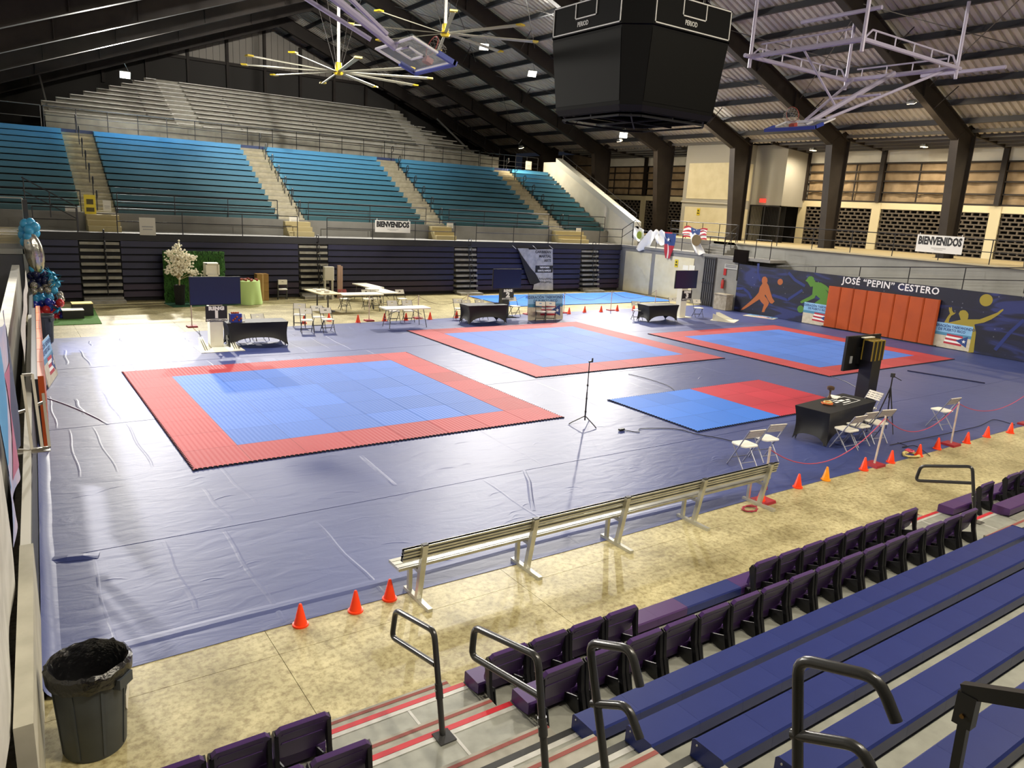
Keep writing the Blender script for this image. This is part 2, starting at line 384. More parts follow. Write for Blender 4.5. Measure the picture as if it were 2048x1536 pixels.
# barred concourse gate
gt = thing('door_1', None, None, (38.5, 29.3, 3.42)); gt['kind'] = 'structure'
part(gt, 'gate_frame', MB().bx(-.04, .04, -1.1, 1.1, 2.05, 2.13).bx(-.04, .04, -1.1, -1.03, 0, 2.13).bx(-.04, .04, 1.03, 1.1, 0, 2.13).bx(-.04, .04, -1.1, 1.1, .9, .96).bx(-.04, .04, -.03, .03, 0, 2.1), M_black)
for k in range(20): part(gt, 'gate_bar', MB().cyl((0, -1.04+.11*k, 0), (0, -1.04+.11*k, 2.08), .014, None, 6), M_black)
part(gt, 'dark_opening', MB().bx(.5, .52, -1.1, .55, 0, 2.1), mat('outside_dark'))
tag(single('exit_sign', MB().bx(38.4, 38.49, 29.3, 29.7, 5.7, 5.92), mat('exit_red', '#d8342a', .5, emit=('#ff4030', 1.2)), 'small glowing red exit sign above the barred concourse gate', 'sign'))
# door with black bars in the court wall and what hangs beside it
d2 = thing('door_2', None, None, (XR-.03, 27.15, 0)); d2['kind'] = 'structure'
part(d2, 'door_recess', MB().bx(.0, .03, -.4, .4, 0, 2.6), mat('door_dark', '#55565c', .7))
for k in range(6): part(d2, 'door_bar', MB().bx(-.03, 0, -.38+.14*k, -.34+.14*k, .02, 2.58), M_black)
for z in (.05, 1.2, 2.5): part(d2, 'door_rail', MB().bx(-.035, -.005, -.4, .4, z, z+.06), M_black)
# ------------------------------------------------------------------ left side: low barrier, balcony
def xw(y): return .03+.047*(y-6.8)
def lwall(y0, y1, o0, o1, z0, z1):      # slab along the slanting left barrier line
    return MB().add([(xw(y)+o, y, z) for y in (y0, y1) for o in (o0, o1) for z in (z0, z1)], [(0,1,3,2),(4,6,7,5),(0,4,5,1),(2,3,7,6),(0,2,6,4),(1,5,7,3)])
wl = struct('wall_left_barrier', lwall(5.4, 29.4, -.09, 0, 0, 1.02), mat('barrier_black', '#191919', .5))
part(wl, 'cap_rail', lwall(5.4, 24, -.10, -.01, 1.02, 1.06), mat('cap_white', '#cfcdc2', .6))
part(wl, 'end_board', lwall(5.35, 8.4, -.105, .012, 0, 1.065), mat('board_beige', '#b9b5a4', .7, noise=(3, '#a5a190')))
part(wl, 'lower_wall', lwall(1.5, 29.4, -.5, -.3, 0, 1.9), mat('left_conc', '#8d8a80', .8, noise=(2, '#77746b')))
part(wl, 'toe_tarp_guard', lwall(6.9, 16, 0, .015, .0, .12), mat('cap_white'))
bal = struct('floor_balcony', MB().bx(-4, -.62, -8, 34, 2.3, 2.5).bx(-4, .95, 31.2, 34., 2.5, 2.75), M_conc)
part(bal, 'end_wall', MB().bx(-2, 1.12, 31.1, 31.25, 0, 2.5), mat('end_wall_grey', '#8b8a86', .8))
part(bal, 'door_panel', MB().bx(.2, .98, 31.04, 31.1, .02, 2.1), mat('door_dark'))
part(bal, 'door_frame', MB().bx(.98, 1.1, 31.0, 31.1, 0, 2.3).bx(.0, 1.1, 31.0, 31.1, 2.12, 2.3), mat('door_frame', '#a09f98', .6))
part(bal, 'corner_post', MB().bx(1.1, 1.24, 31.1, 31.25, 0, 3.95), M_black)
part(wb, 'canvas_curtain', MB().grid(lambda u, v: (XB+.2+.03*math.sin(u*60), 46.8+u*11.3, 3.4+v*5.7), 50, 8), M_canvas, smooth=True)
for z in (4.2, 5.2, 6.2, 7.2, 8.2): part(wb, 'girt', MB().bx(XB+.05, XB+.14, 46.8, 58, z-.04, z+.04), M_steel)
# ================================================================== FAR BLEACHERS
AIS_LOW = [(2.94, 4.40), (11.72, 13.12), (19.98, 21.35), (28.55, 29.9)]
AIS_UP = [(3.32, 4.62), (11.52, 12.82), (19.32, 20.62), (27.6, 28.95)]
M_alu = mat('aluminium', '#c4c3be', .45, .3, noise=(6, '#b0afaa'))
M_stepg = mat('step_grey', '#9a978c', .6, .2, noise=(5, '#858277'))
M_navy = mat('seat_navy', '#1f213f', .45, noise=(2, '#232445'))
M_plum = mat('seat_plum', '#281a33', .45)
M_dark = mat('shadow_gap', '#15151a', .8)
low = thing('lower_bleacher', 'stowed lower bleacher wall of navy and plum seat fronts behind the court', 'bleacher', (16, YF, 0))
edges = [-1.5] + [v for a in AIS_LOW for v in a] + [31.66]
part(low, 'core', MB().bx(-1.5, 31.66, YF+.16, YF+1.6, 0, 2.38), M_dark, world=True)
for b in range(5):
    x0, x1 = edges[2*b], edges[2*b+1]
    for r in range(8):
        z0 = .12+.29*r
        me = MB().bx(x0+.02, x1-.02, YF+.0+.012*r, YF+.2, z0+.05, z0+.27)
        me.bx(x0+.02, x1-.02, YF-.02+.012*r, YF+.1, z0+.245, z0+.275)
        part(low, 'seat_front', me, M_plum if r < 2 else M_navy, world=True)
for a, b in AIS_LOW:
    for r in range(9):
        z = .1+.27*r
        part(low, 'stair_tread', MB().bx(a+.03, b-.03, YF-.28+.045*r, YF+.3, z, z+.11), M_stepg, world=True)
    part(low, 'bottom_step', MB().bx(a+.0, b-.0, YF-.75, YF-.1, 0, .12), M_stepg, world=True)
# walkway deck above the lower bleacher
wk = struct('floor_walkway', MB().bx(-4, 33, YF+.15, YF+2.4, 2.42, 2.72), M_conc)
part(wk, 'deck_nosing', MB().bx(-4, 31.9, YF+.05, YF+.16, 2.45, 2.74), mat('nosing_dark', '#2c2c30', .7))
part(wk, 'kick_wall', MB().bx(-4, 32.6, YF+1.9, YF+2.1, 2.72, 3.45), mat('kick_grey', '#75736c', .8, noise=(1, '#66645d')))
for a, b in AIS_UP:
    for k in range(3): part(wk, 'step', MB().bx(a+.1, b+.9 if a > 25 else b, YF+1.0+.27*k, YF+2.0, 2.72+.22*k, 2.72+.22*(k+1)), mat('yellow_step', '#a3966c', .75))
# upper stand
NU = 13
def uy(i): return 36.22+.513*i
def uz(i): return 3.66+.2815*i
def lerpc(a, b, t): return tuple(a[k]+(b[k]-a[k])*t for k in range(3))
UPM = [mat('seat_blue_%d' % i, lerpc((.16, .33, .36), (.30, .58, .74), (i/12)**1.1), .5) for i in range(NU)]  # teal to blue seat colours; lower rows also darkened by painted-in shade
us = struct('floor_upper_stand', MB(), M_conc) if False else thing('floor_upper_stand', None, None, (0, 0, 0)); us['kind'] = 'structure'
for i in range(NU):
    part(us, 'riser', MB().bx(-4, 32.4, uy(i)-.02, uy(i)+.6, uz(i)-.9, uz(i)-.27), mat('riser_grey', '#55534e', .85))
ue = [-3.8] + [v for a in AIS_UP for v in a] + [32.0]
names = ['beside the balloon corner', 'above the flowering backdrop', 'above the white folding tables', 'above the torn grey banner', 'against the white stringer wall']
for b in range(5):
    x0, x1 = ue[2*b], ue[2*b+1]
    t = thing('bleacher_section', 'upper bleacher section of blue to teal bench rows ' + names[b], 'bleacher', ((x0+x1)/2, uy(0), uz(0)-.3), 0, 'upper bleacher sections')
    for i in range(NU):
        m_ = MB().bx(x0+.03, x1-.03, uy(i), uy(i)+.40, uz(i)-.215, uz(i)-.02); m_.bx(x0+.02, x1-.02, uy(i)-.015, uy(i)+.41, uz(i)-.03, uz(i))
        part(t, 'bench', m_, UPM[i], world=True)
M_stair = mat('stair_beige', '#a8a08a', .7, noise=(4, '#969078'))
for a, b in AIS_UP:
    for i in range(NU):
        for h in (0, 1): part(us, 'stair_step', MB().bx(a, b, uy(i)+.256*h-.05, uy(i)+.6, uz(i)-.42+.14*h, uz(i)-.28+.14*h), M_stair)
part(us, 'top_landing', MB().bx(-4, 33.2, uy(12)+.45, 53.4, 6.6, 6.98), M_conc)
part(us, 'navy_band', MB().bx(-3.8, 31, uy(12)+.42, uy(12)+.5, 6.8, 7.06), mat('navy_band', '#2b3b66', .6))
st = struct('wall_stringer', MB().prism([(33.6, 2.72), (33.6, 3.9), (41.7, 7.72), (43.2, 7.72), (43.2, 2.72)], lambda u, v, w: (w, u, v), 32.15, 32.45), M_white)
part(st, 'sloping_cap', MB().prism([(33.6, 3.75), (33.6, 4.15), (41.7, 7.97), (41.7, 7.57)], lambda u, v, w: (w, u, v), 32.05, 32.6), mat('cap_grey_white', '#c9ccc9', .6))
part(st, 'pilaster', MB().bx(32.02, 32.15, 36.3, 36.6, 2.7, 5.0), M_white)
# aisle handrails: posts with a hooked top
hr = MB(); 
hook = rounded([(0, 0, 0), (0, 0, .92), (0, -.22, 1.0), (0, -.26, .72)], .09); hr.tube(hook, .022, 6); hr.tube([(0, 0, .62), (0, -.25, .7)], .018, 6)
hr_me = hr.mesh('aisle_handrail', True); hr_me.materials.append(M_rail)
for n_, (a, b) in enumerate(AIS_UP):
    for i in (0, 2, 4, 6, 8, 10, 12):
        o = part(None, 'aisle_handrail', hr_me, None); o.location = (a+.62 if n_ == 0 else b-.25, uy(i)+.3, uz(i)-.29)
        tag(o, 'thin black hooked handrail in the %s upper stair from the balloon corner' % ORD[n_], 'handrail', 'upper stair rails '+ORD[n_])
lr = MB()
for (z, y) in ((.25, -.1), (.7, 0), (1.15, .1), (1.6, .18), (2.05, .26)):
    lr.tube(rounded([(0, y, z), (0, y-.05, z+.75), (0, y-.3, z+.78), (0, y-.32, z+.45), (0, y-.03, z+.42)], .07), .02, 5)
lr_me = lr.mesh('stair_rail', True); lr_me.materials.append(M_rail)
for n_, (a, b) in enumerate(AIS_LOW):
    o = part(None, 'stair_rail', lr_me, None); o.location = ((a+b)/2+.15, YF-.15, .05)
    tag(o, 'looped black handrails on the %s lower bleacher stair from the balloons' % ORD[n_], 'handrail', 'lower bleacher stair rails')
def railing(name, label, pts, h, nposts, mids=(.5,), r=.024, post_r=.02, group=None, m=None, cat='railing', bottom=False):
    """pipe railing along a floor polyline"""
    P = [Vector(p) for p in pts]; base = P[0]; t = thing(name, label, cat, base, 0, group); m = m or M_rail
    up = Vector((0, 0, h))
    part(t, 'top_rail', MB().tube([p+up-base for p in P], r, 6), m)
    for q in mids: part(t, 'mid_rail', MB().tube([p+up*q-base for p in P], r*.8, 6), m)
    L = [0]; 
    for a, b in zip(P, P[1:]): L.append(L[-1]+(b-a).length)
    for k in range(nposts):
        d = L[-1]*k/(nposts-1)
        for i in range(len(P)-1):
            if d <= L[i+1]+1e-6:
                p = P[i].lerp(P[i+1], (d-L[i])/max(1e-6, L[i+1]-L[i])); break
        part(t, 'post', MB().cyl(p-base, p+up-base, post_r, None, 6), m)
    return t
gF = 'walkway front railings'; y_ = YF+.12; zd = 2.74
segs = [(1.5, 2.95), (4.35, 11.7), (13.1, 20.), (21.3, 28.5), (29.9, 31.7)]
lbl = ['beside the balloon corner', 'above the flowering backdrop', 'carrying a welcome banner', 'above the torn grey banner', 'at the landing corner']
for (a, b), l in zip(segs, lbl): railing('walkway_railing', 'black pipe railing on the far walkway edge ' + l, [(a, y_, zd), (b, y_, zd)], .92, max(2, int((b-a)/2.1)+1), group=gF)
for (a, b), l in zip([(-3, 3.3), (4.65, 11.4), (12.9, 19.3), (20.7, 27.5), (29., 31.9)], names): railing('stand_railing', 'black railing before the upper benches ' + l, [(a, 36.1, 3.46), (b, 36.1, 3.46)], .85, max(2, int((b-a)/2.2)+1), group='upper stand front railings')
railing('corner_stair_railing', 'black sloping stair railing behind the sky blue balloons', [(1.3, y_, 3.75), (1.25, y_, 3.75), (3., y_+.2, 2.75)], .95, 3)
# ------------------------------------------------------------------ bare metal stand under the gable
ms = thing('metal_bleacher', 'bare aluminium plank bleacher rising under the dark gable', 'bleacher', (16.5, 45.3, 6.98))
part(ms, 'front_skirt', MB().bx(2.9, 29.8, 45.3, 45.4, 6.98, 7.9), mat('skirt_beige', '#a9a69a', .6, .1, noise=(2, '#949185')), world=True)
NM = 13
def mxl(i): return 2.95 if i < 5 else 2.95+(i-4)*.72
def mxr(i): return 29.8 if i < 3 else 29.8-(i-2)*.55
for i in range(NM):
    y, z = 45.4+.58*i, 7.45+.29*i
    for x0, x1 in ((mxl(i), 9.3-.0*i), (10.6, 24.6), (25.9, mxr(i))):
        if x1 > x0+.3:
            part(ms, 'seat_plank', MB().bx(x0, x1, y, y+.26, z, z+.045), M_alu, world=True)
            part(ms, 'foot_plank', MB().bx(x0, x1, y+.27, y+.58, z-.2, z-.16), M_alu, world=True)
            part(ms, 'riser_board', MB().bx(x0, x1, y+.56, y+.58, z-.16, z+.1), mat('skirt_beige'), world=True)
    for a, b in ((9.3, 10.6), (24.6, 25.9)):
        part(ms, 'aisle_step', MB().bx(a, b, y, y+.6, z-.2, z-.14), M_alu, world=True)
        part(ms, 'aisle_riser', MB().bx(a, b, y+.58, y+.6, z-.2, z+.1), mat('skirt_beige'), world=True)
for x in (3.2, 8, 13, 18, 23, 29): part(ms, 'support_frame', MB().beam((x, 45.6, 7.2), (x, 52.9, 10.8), .08, .1), M_alu, world=True)
railing('metal_stand_railing', 'long dark railing along the foot of the aluminium bleacher', [(2.7, 43.4, 6.98), (27., 43.4, 6.98)], 1.08, 19, mids=(.35, .62))
railing('left_gallery_railing', 'grey railing of the dark gallery left of the aluminium bleacher', [(.9, 43.6, 6.98), (2.6, 43.6, 6.98)], 1.1, 2, m=mat('rod_grey'))
# scaffold-like rails on the right end of the metal stand
railing('end_stair_railing', 'dark sloping end railing of the aluminium bleacher beside the columns', [(29.9, 45.4, 7.5), (29.2, 52, 10.6)], 1.0, 5)
railing('upper_landing_railing', 'dark railing on the landing right of the aluminium bleacher', [(27.1, 43.4, 6.98), (31.8, 43.4, 6.98)], 1.0, 6, mids=(.3, .6))
# ================================================================== TARP COVER on the court
def tarp_mat():
    m = bpy.data.materials.new('blue_tarp'); m.use_nodes = True; nt = m.node_tree; b = nt.nodes['Principled BSDF']
    b.inputs['Base Color'].default_value = lin('#2f3a68'); b.inputs['Roughness'].default_value = .48; b.inputs['Specular IOR Level'].default_value = .75
    tc = nt.nodes.new('ShaderNodeTexCoord'); mp = nt.nodes.new('ShaderNodeMapping'); mp.inputs['Scale'].default_value = (1, 2.6, 1)
    nt.links.new(tc.outputs['Object'], mp.inputs['Vector'])
    n = nt.nodes.new('ShaderNodeTexNoise'); n.inputs['Scale'].default_value = 1.6; n.inputs['Detail'].default_value = 6; n.inputs['Distortion'].default_value = .8
    nt.links.new(mp.outputs['Vector'], n.inputs['Vector'])
    n2 = nt.nodes.new('ShaderNodeTexNoise'); n2.inputs['Scale'].default_value = .5; n2.inputs['Detail'].default_value = 3
    nt.links.new(tc.outputs['Object'], n2.inputs['Vector'])
    r = nt.nodes.new('ShaderNodeValToRGB'); e = r.color_ramp.elements; e[0].position = .35; e[1].position = .7; e[0].color = lin('#313d74'); e[1].color = lin('#38447c')
    nt.links.new(n2.outputs['Fac'], r.inputs['Fac']); nt.links.new(r.outputs['Color'], b.inputs['Base Color'])
    bp = nt.nodes.new('ShaderNodeBump'); bp.inputs['Strength'].default_value = .35; bp.inputs['Distance'].default_value = .03
    nt.links.new(n.outputs['Fac'], bp.inputs['Height']); nt.links.new(bp.outputs['Normal'], b.inputs['Normal'])
    return m
M_tarp = tarp_mat()
tarp = thing('floor_tarp', 'blue vinyl floor cover laid in long overlapping strips across the court', 'floor cover', (16, 7.4, 0))
ys_t = [7.38, 10.27, 13.08, 16.12, 18.88, 21.6, 24.3]
rnd = random.Random(3)
def ridge(mb, pts, w, h, z):
    P = [Vector((p[0], p[1], z)) for p in pts]; vs = []; n = len(P)
    for i, p in enumerate(P):
        t = (P[min(i+1, n-1)]-P[max(i-1, 0)]).normalized(); s = Vector((-t.y, t.x, 0)); k = 1 if 0 < i < n-1 else .25
        vs += [p+s*w/2, p+s*w*.2+Vector((0, 0, h*.8*k)), p-s*w*.15+Vector((0, 0, h*k)), p-s*w/2]
    mb.add(vs, [(4*i+j, 4*i+j+1, 4*i+5+j, 4*i+4+j) for i in range(n-1) for j in range(3)])
for k in range(7):
    y0 = ys_t[k]; z = .006+.004*(k % 2); last = k == 6
    mb = MB(); N = 30
    for i in range(N):
        xa, xb = .02+i*(XR-.02)/N, .02+(i+1)*(XR-.02)/N
        if i == 0: xa = xw(y0)+.12
        ya = (lambda x: 26.0+.045*x) if last else (lambda x: ys_t[k+1]+.12+.03*math.sin(x*.8+k))
        yb = lambda x: y0+.025*math.sin(x*.7+k*2)
        mb.add([(xa, yb(xa), z), (xb, yb(xb), z), (xb, ya(xb), z), (xa, ya(xa), z), (xa, yb(xa), 0), (xb, yb(xb), 0)], [(0, 1, 2, 3), (4, 5, 1, 0)])
    x = .6+rnd.random()*.5; yt = 26. if last else ys_t[k+1]
    while x < 31:
        if rnd.random() < (.6 if x < 6 else .35):
            a, b = sorted((rnd.random(), rnd.random())); 
            if b-a < .35: a, b = 0, 1
            off = rnd.uniform(-.12, .12)
            pts = [(x+off*t+.02*math.sin(t*9), y0+.08+(a+(b-a)*t)*(yt-y0-.12)) for t in [q/8 for q in range(9)]]
            ridge(mb, pts, rnd.uniform(.04, .08), rnd.uniform(.002, .005), z)
        x += rnd.uniform(.45, .95)
    for q in range(26):     # short random wrinkles
        x, y = rnd.uniform(.6, 14 if q % 2 else 31), rnd.uniform(y0+.3, yt-.3); a = rnd.uniform(-.5, .5); L = rnd.uniform(.2, .5)
        ridge(mb, [(x+L*t*math.cos(a), y+L*t*math.sin(a)+.05*math.sin(t*3)) for t in (0, .25, .5, .75, 1)], .05, rnd.uniform(.002, .004), z)
    if k == 0: ridge(mb, [(xw(7.9)+.3+i*.8, 7.80+.02*math.sin(i)) for i in range(13)], .2, .012, z)
    if k == 3: ridge(mb, [(G(88+i*16, 796+i*4.5+.45*i*i*.6)).to_2d() for i in range(9)], .07, .018, z)
    if k == 1: ridge(mb, [G(720+i*10, 912+i*8.5).to_2d() for i in range(8)], .1, .015, z); ridge(mb, [(xw(10.4)+.12+.17*i, 10.25-.04*i) for i in range(4)], .2, .03, z)
    if k == 0: ridge(mb, [G(1045, 938).to_2d(), G(1058, 965).to_2d(), G(1062, 1000).to_2d(), G(1068, 1022).to_2d()], .09, .015, z)
    part(tarp, 'tarp_strip', mb, M_tarp, world=True)
# turned-up tarp edge along the left barrier
part(tarp, 'turned_edge', MB().grid(lambda u, v: (xw(7.2+u*19)+.01+.16*v**1.5+.05*math.sin(u*23)*v*(1-v), 7.2+u*19, .008+.16*(1-v)**2+.03*math.sin(u*31)**2*(1-v)), 70, 6), M_tarp, True, True)
# ------------------------------------------------------------------ PUZZLE MATS
def foam(name, col, ribs=True, rough=.62):
    m = bpy.data.materials.new(name); m.use_nodes = True; nt = m.node_tree; b = nt.nodes['Principled BSDF']
    b.inputs['Roughness'].default_value = rough; b.inputs['Specular IOR Level'].default_value = .35
    oi = nt.nodes.new('ShaderNodeObjectInfo'); hs = nt.nodes.new('ShaderNodeHueSaturation'); hs.inputs['Color'].default_value = lin(col)
    mr = nt.nodes.new('ShaderNodeMapRange'); mr.inputs['To Min'].default_value = .86; mr.inputs['To Max'].default_value = 1.1
    nt.links.new(oi.outputs['Random'], mr.inputs['Value']); nt.links.new(mr.outputs['Result'], hs.inputs['Value']); nt.links.new(hs.outputs['Color'], b.inputs['Base Color'])
    tc = nt.nodes.new('ShaderNodeTexCoord'); w = nt.nodes.new('ShaderNodeTexWave'); w.inputs['Scale'].default_value = 3.6; w.bands_direction = 'X'
    nt.links.new(tc.outputs['Object'], w.inputs['Vector'])
    bp = nt.nodes.new('ShaderNodeBump'); bp.inputs['Strength'].default_value = .5 if ribs else .08; bp.inputs['Distance'].default_value = .012
    nt.links.new(w.outputs['Fac'], bp.inputs['Height']); nt.links.new(bp.outputs['Normal'], b.inputs['Normal'])
    return m
M_red, M_blue = foam('foam_red', '#aa383f'), foam('foam_blue', '#3f6cc2')
M_red2, M_blue2 = foam('foam_red_plain', '#b3263a', False), foam('foam_blue_plain', '#2f72d6', False)
M_edge = mat('foam_edge_dark', '#2a2a33', .8)
def tile_mesh(sides, th=.028, ribs=False):
    """1 m tile; sides = subset of 'NSEW' that carry free jigsaw teeth"""
    P = []; T = 12; d = .045; g = .0025
    def run(a, b, nrm, on):
        out = []
        for k in range(T):
            t0, t1 = k/T, (k+1)/T
            for t, e in ((t0, 0), (t0+.25/T, 1 if on else 0), (t0+.75/T, 1 if on else 0)):
                e = e*d if on else 0
                q = (a[0]+(b[0]-a[0])*t - nrm[0]*e, a[1]+(b[1]-a[1])*t - nrm[1]*e)
                if on or t == 0: out.append(q)
        return out
    lo, hi = g, 1-g
    P += run((lo, lo), (hi, lo), (0, -1), 'S' in sides) + run((hi, lo), (hi, hi), (1, 0), 'E' in sides)
    P += run((hi, hi), (lo, hi), (0, 1), 'N' in sides) + run((lo, hi), (lo, lo), (-1, 0), 'W' in sides)
    mb = MB(); n = len(P)
    mb.prism(P, lambda u, v, w: (u, v, w), 0, th)
    return mb
TM = {}
def tile(parent, name, x, y, m, sides):
    key = (m.name, sides)
    if key not in TM:
        me = tile_mesh(sides).mesh(name); me.materials.append(m); me.materials.append(M_edge)
        for p in me.polygons:
            if abs(p.normal.z) < .5: p.material_index = 1
        TM[key] = me
    o = part(parent, name, TM[key], None); o.location = (x, y, 0); return o
def puzzle(label, x0, y0, nx, ny, colf, rot=0):
    t = thing('puzzle_mat', label, 'mat', (x0, y0, .011), rot, 'competition puzzle mats')
    for i in range(nx):
        for j in range(ny):
            s_ = ('W' if i == 0 else '')+('E' if i == nx-1 else '')+('S' if j == 0 else '')+('N' if j == ny-1 else '')
            m, nm = colf(i, j); tile(t, nm, i, j, m, s_)
    return t
ring = lambda i, j: (M_red, 'red_tile') if i in (0, 7) or j in (0, 7) else (M_blue, 'blue_tile')
puzzle('square blue mat with red border before the ring one screen', 2.508, 12.722, 8, 8, ring)
puzzle('square blue mat with red border before the ring two table', 12.311, 16.283, 8, 8, ring)
puzzle('square blue mat with red border beside the orange wall pads', 21.271, 12.98, 8, 8, ring)
puzzle('small mat half blue and half red beside the black draped table', 12.56, 10.575, 6, 3, lambda i, j: (M_blue2, 'blue_tile') if i < 3 else (M_red2, 'red_tile'))
wm = thing('warmup_mat', 'plain blue practice mat on bare concrete before the torn grey banner', 'mat', (20.2, 29., .0))
for i in range(11):
    for j in range(4):
        o = tile(wm, 'blue_tile', i, j+.35*0, M_blue2, ''); 
# ================================================================== NEAR BLEACHERS
YFR = [5.17, 4.42, 3.63, 3.08, 2.53, 1.97, 1.41, .85, .29, -.27, -.83, -1.4]
def zs(k): return .44+.2765*k          # seat top
def zp(k): return .31+.2765*k          # platform
XA, XE, MW = 3.3, 10.6, .4562
M_plat = mat('platform_grey', '#9b9c93', .5, .3, noise=(7, '#8a8b82'))
M_riser = mat('platform_riser', '#7c7d76', .6, .3)
M_blueseat = mat('seat_blue', '#1e2963', .38, noise=(3, '#232e69'), spec=.45)
M_purp = mat('seat_purple', '#42275f', .4, spec=.45)
M_purp2 = mat('seat_purple_flat', '#46285c', .42)
M_strut = mat('strut_black', '#1d1d20', .4, .2)
M_redline = mat('nosing_red', '#b3202c', .5); M_blackline = mat('nosing_black', '#242424', .6); M_rubber = mat('worn_red', '#7e3b34', .7); M_yel = mat('worn_yellow', '#8f8a5c', .7)
def seat_mod(me_name, w, m):
    P = [(0, 0), (0, .115), (-.012, .13), (-.228, .13), (-.24, .115), (-.24, .03), (-.1, 0)]
    mb = MB().prism(P, lambda u, v, q: (q, u, v), -w/2, w/2); me = mb.mesh(me_name); me.materials.append(m); return me
SM_B, SM_P, SM_P2 = seat_mod('seat_module', MW-.0012, M_blueseat), seat_mod('seat_module', MW-.0012, M_purp), seat_mod('seat_module', MW-.0012, M_purp2)
def section(label, x0, x1, rows, base):
    t = thing('bleacher_platform', label, 'bleacher', ((x0+x1)/2, YFR[rows[0]], 0))
    for k in rows:
        ya, yb = YFR[k]+.015, YFR[k+1]-.02
        part(t, 'platform_plank', MB().bx(x0, x1, yb, ya-.06, zp(k)-.03, zp(k)), M_plat, world=True)
        part(t, 'nosing', MB().bx(x0, x1, ya-.06, ya, zp(k)-.05, zp(k)+.004), M_riser, world=True)
        part(t, 'riser', MB().bx(x0, x1, YFR[k]-.20, YFR[k]-.17, zp(k)-.26, zp(k)-.03), M_blackline, world=True)
        part(t, 'understructure', MB().bx(x0+.1, x1-.1, YFR[k+1]-.17, YFR[k]-.2, 0, zp(k)-.26), M_dark, world=True)
    return t
secM = section('long grey bleacher platform between the two stair aisles', XA, XE, range(0, 10), 0)
secL = section('short grey bleacher platform under the purple chairs by the bin', .03, 1.87, range(0, 3), 0)
secR = section('grey bleacher platform beyond the second stair aisle', 12.05, 21.2, range(0, 5), 0)
for k in range(2, 10):
    t = thing('bench_row', '%s blue bench row behind the purple chairs of the long platform' % ORD[k-2], 'bench', ((XA+XE)/2, YFR[k], zp(k)), 0, 'blue bench rows')
    for j in range(16):
        o = part(t, 'seat_module', SM_B, None); o.location = (XA+MW*(j+.5)-(XA+XE)/2, 0, 0)
    cap = MB().prism([(.004, -.004), (.004, .118), (-.012, .134), (-.23, .134), (-.244, .117), (-.244, .028), (-.1, -.004)], lambda u, v, q: (q, u, v), -.006, .006)
    for e in (XA-.004, XE+.004):
        o = part(t, 'end_cap', cap, M_blueseat); o.location = (e-(XA+XE)/2, 0, 0)
        o = part(t, 'screw', MB().cyl((-.012 if e < 5 else .012, -.04, .105), (0, -.04, .105), .007, None, 6), M_alu); o.location = (e-(XA+XE)/2, 0, 0)
        o = part(t, 'screw', MB().cyl((-.012 if e < 5 else .012, -.2, .03), (0, -.2, .03), .007, None, 6), M_alu); o.location = (e-(XA+XE)/2, 0, 0)
for k in range(2, 5):
    t = thing('bench_row', '%s blue bench row beyond the second stair aisle' % ORD[k-2], 'bench', (16.6, YFR[k], zp(k)), 0, 'far blue bench rows')
    for j in range(20): part(t, 'seat_module', SM_B, None).location = (12.05+MW*(j+.5)-16.6, 0, 0)
# purple stadium chairs
def make_chair(name, label):
    t = thing(name, label, 'chair')
    part(t, 'seat', SM_P, None)
    w = .205; b0, b1 = Vector((0, -.285, .17)), Vector((0, -.375, .49)); d = b1-b0; n = Vector((0, d.z, -d.y)).normalized()
    P = [(-w, .2), (-w+.01, .07), (-w*.6, .02), (0, 0), (w*.6, .02), (w-.01, .07), (w, .2), (w, .9), (w-.03, 1), (-w+.03, 1), (-w, .9)]
    f = lambda u, v, q: b0 + d*v + Vector((u, 0, 0)) + n*q
    bk = part(t, 'backrest', MB().prism(P, f, -.018, .018), M_purp)
    rim = MB()
    rim.prism([(-w, .9), (-w+.03, 1.0), (w-.03, 1.0), (w, .9), (w-.02, .86), (-w+.02, .86)], f, -.022, -.016)
    for v in (.50, .80): rim.prism([(-w*.8, v), (-w*.75, v+.045), (w*.75, v+.045), (w*.8, v)], f, -.023, -.016)
    part(bk, 'moulded_ridge', rim, M_purp)
    for s in (-1, 1):
        x = s*.203
        st_ = MB().prism([(-.335, .46), (-.375, .44), (-.40, .2), (-.455, .02), (-.455, 0), (-.40, 0), (-.345, .22), (-.30, .40)], lambda u, v, q: (x+q, u, v), -.016, .016)
        part(t, 'strut', st_, M_strut)
        br = MB().prism([(-.24, .03), (-.24, .11), (-.39, .16), (-.43, 0), (-.36, 0)], lambda u, v, q: (x-s*.05+q, u, v), -.006, .006)
        for q in range(3): br.beam((x-s*.04, -.30-.04*q, .12), (x-s*.04, -.36-.025*q, .0), .03, .012)
        part(t, 'bracket', br, M_strut)
    return t
ch = make_chair('stadium_chair', 'purple plastic stadium chair on the long bleacher platform, back row'); first = True
def place(k, x, label, group):
    global first
    if first: o = ch; first = False; o.location = (x, YFR[k], zp(k)); o['label'] = label; o['group'] = group
    else: o = dup(ch, (x, YFR[k], zp(k)), 0, label, group)
for j in list(range(0, 4))+list(range(8, 16)):
    place(0, XA+MW*(j+.5), 'purple front row chair, '+('%s from the looped stair rails' % ORD[j] if j < 4 else '%s after the backless seats' % ORD[j-8]), 'front row chairs '+('by the rails' if j < 4 else 'of the long run'))
for j in range(16): place(1, XA+MW*(j+.5), 'purple chair in the row before the blue benches, %s from the looped rails' % ORD[j], 'second row chairs')
for k in (0, 1):
    for j in range(4 if k == 0 else 4): place(k, 1.87-MW*(j+.5), 'purple chair near the large bin, %s from the stair in the %s row' % (ORD[j], 'front' if k == 0 else 'rear'), 'chairs by the bin row %s' % ('one' if k == 0 else 'two'))
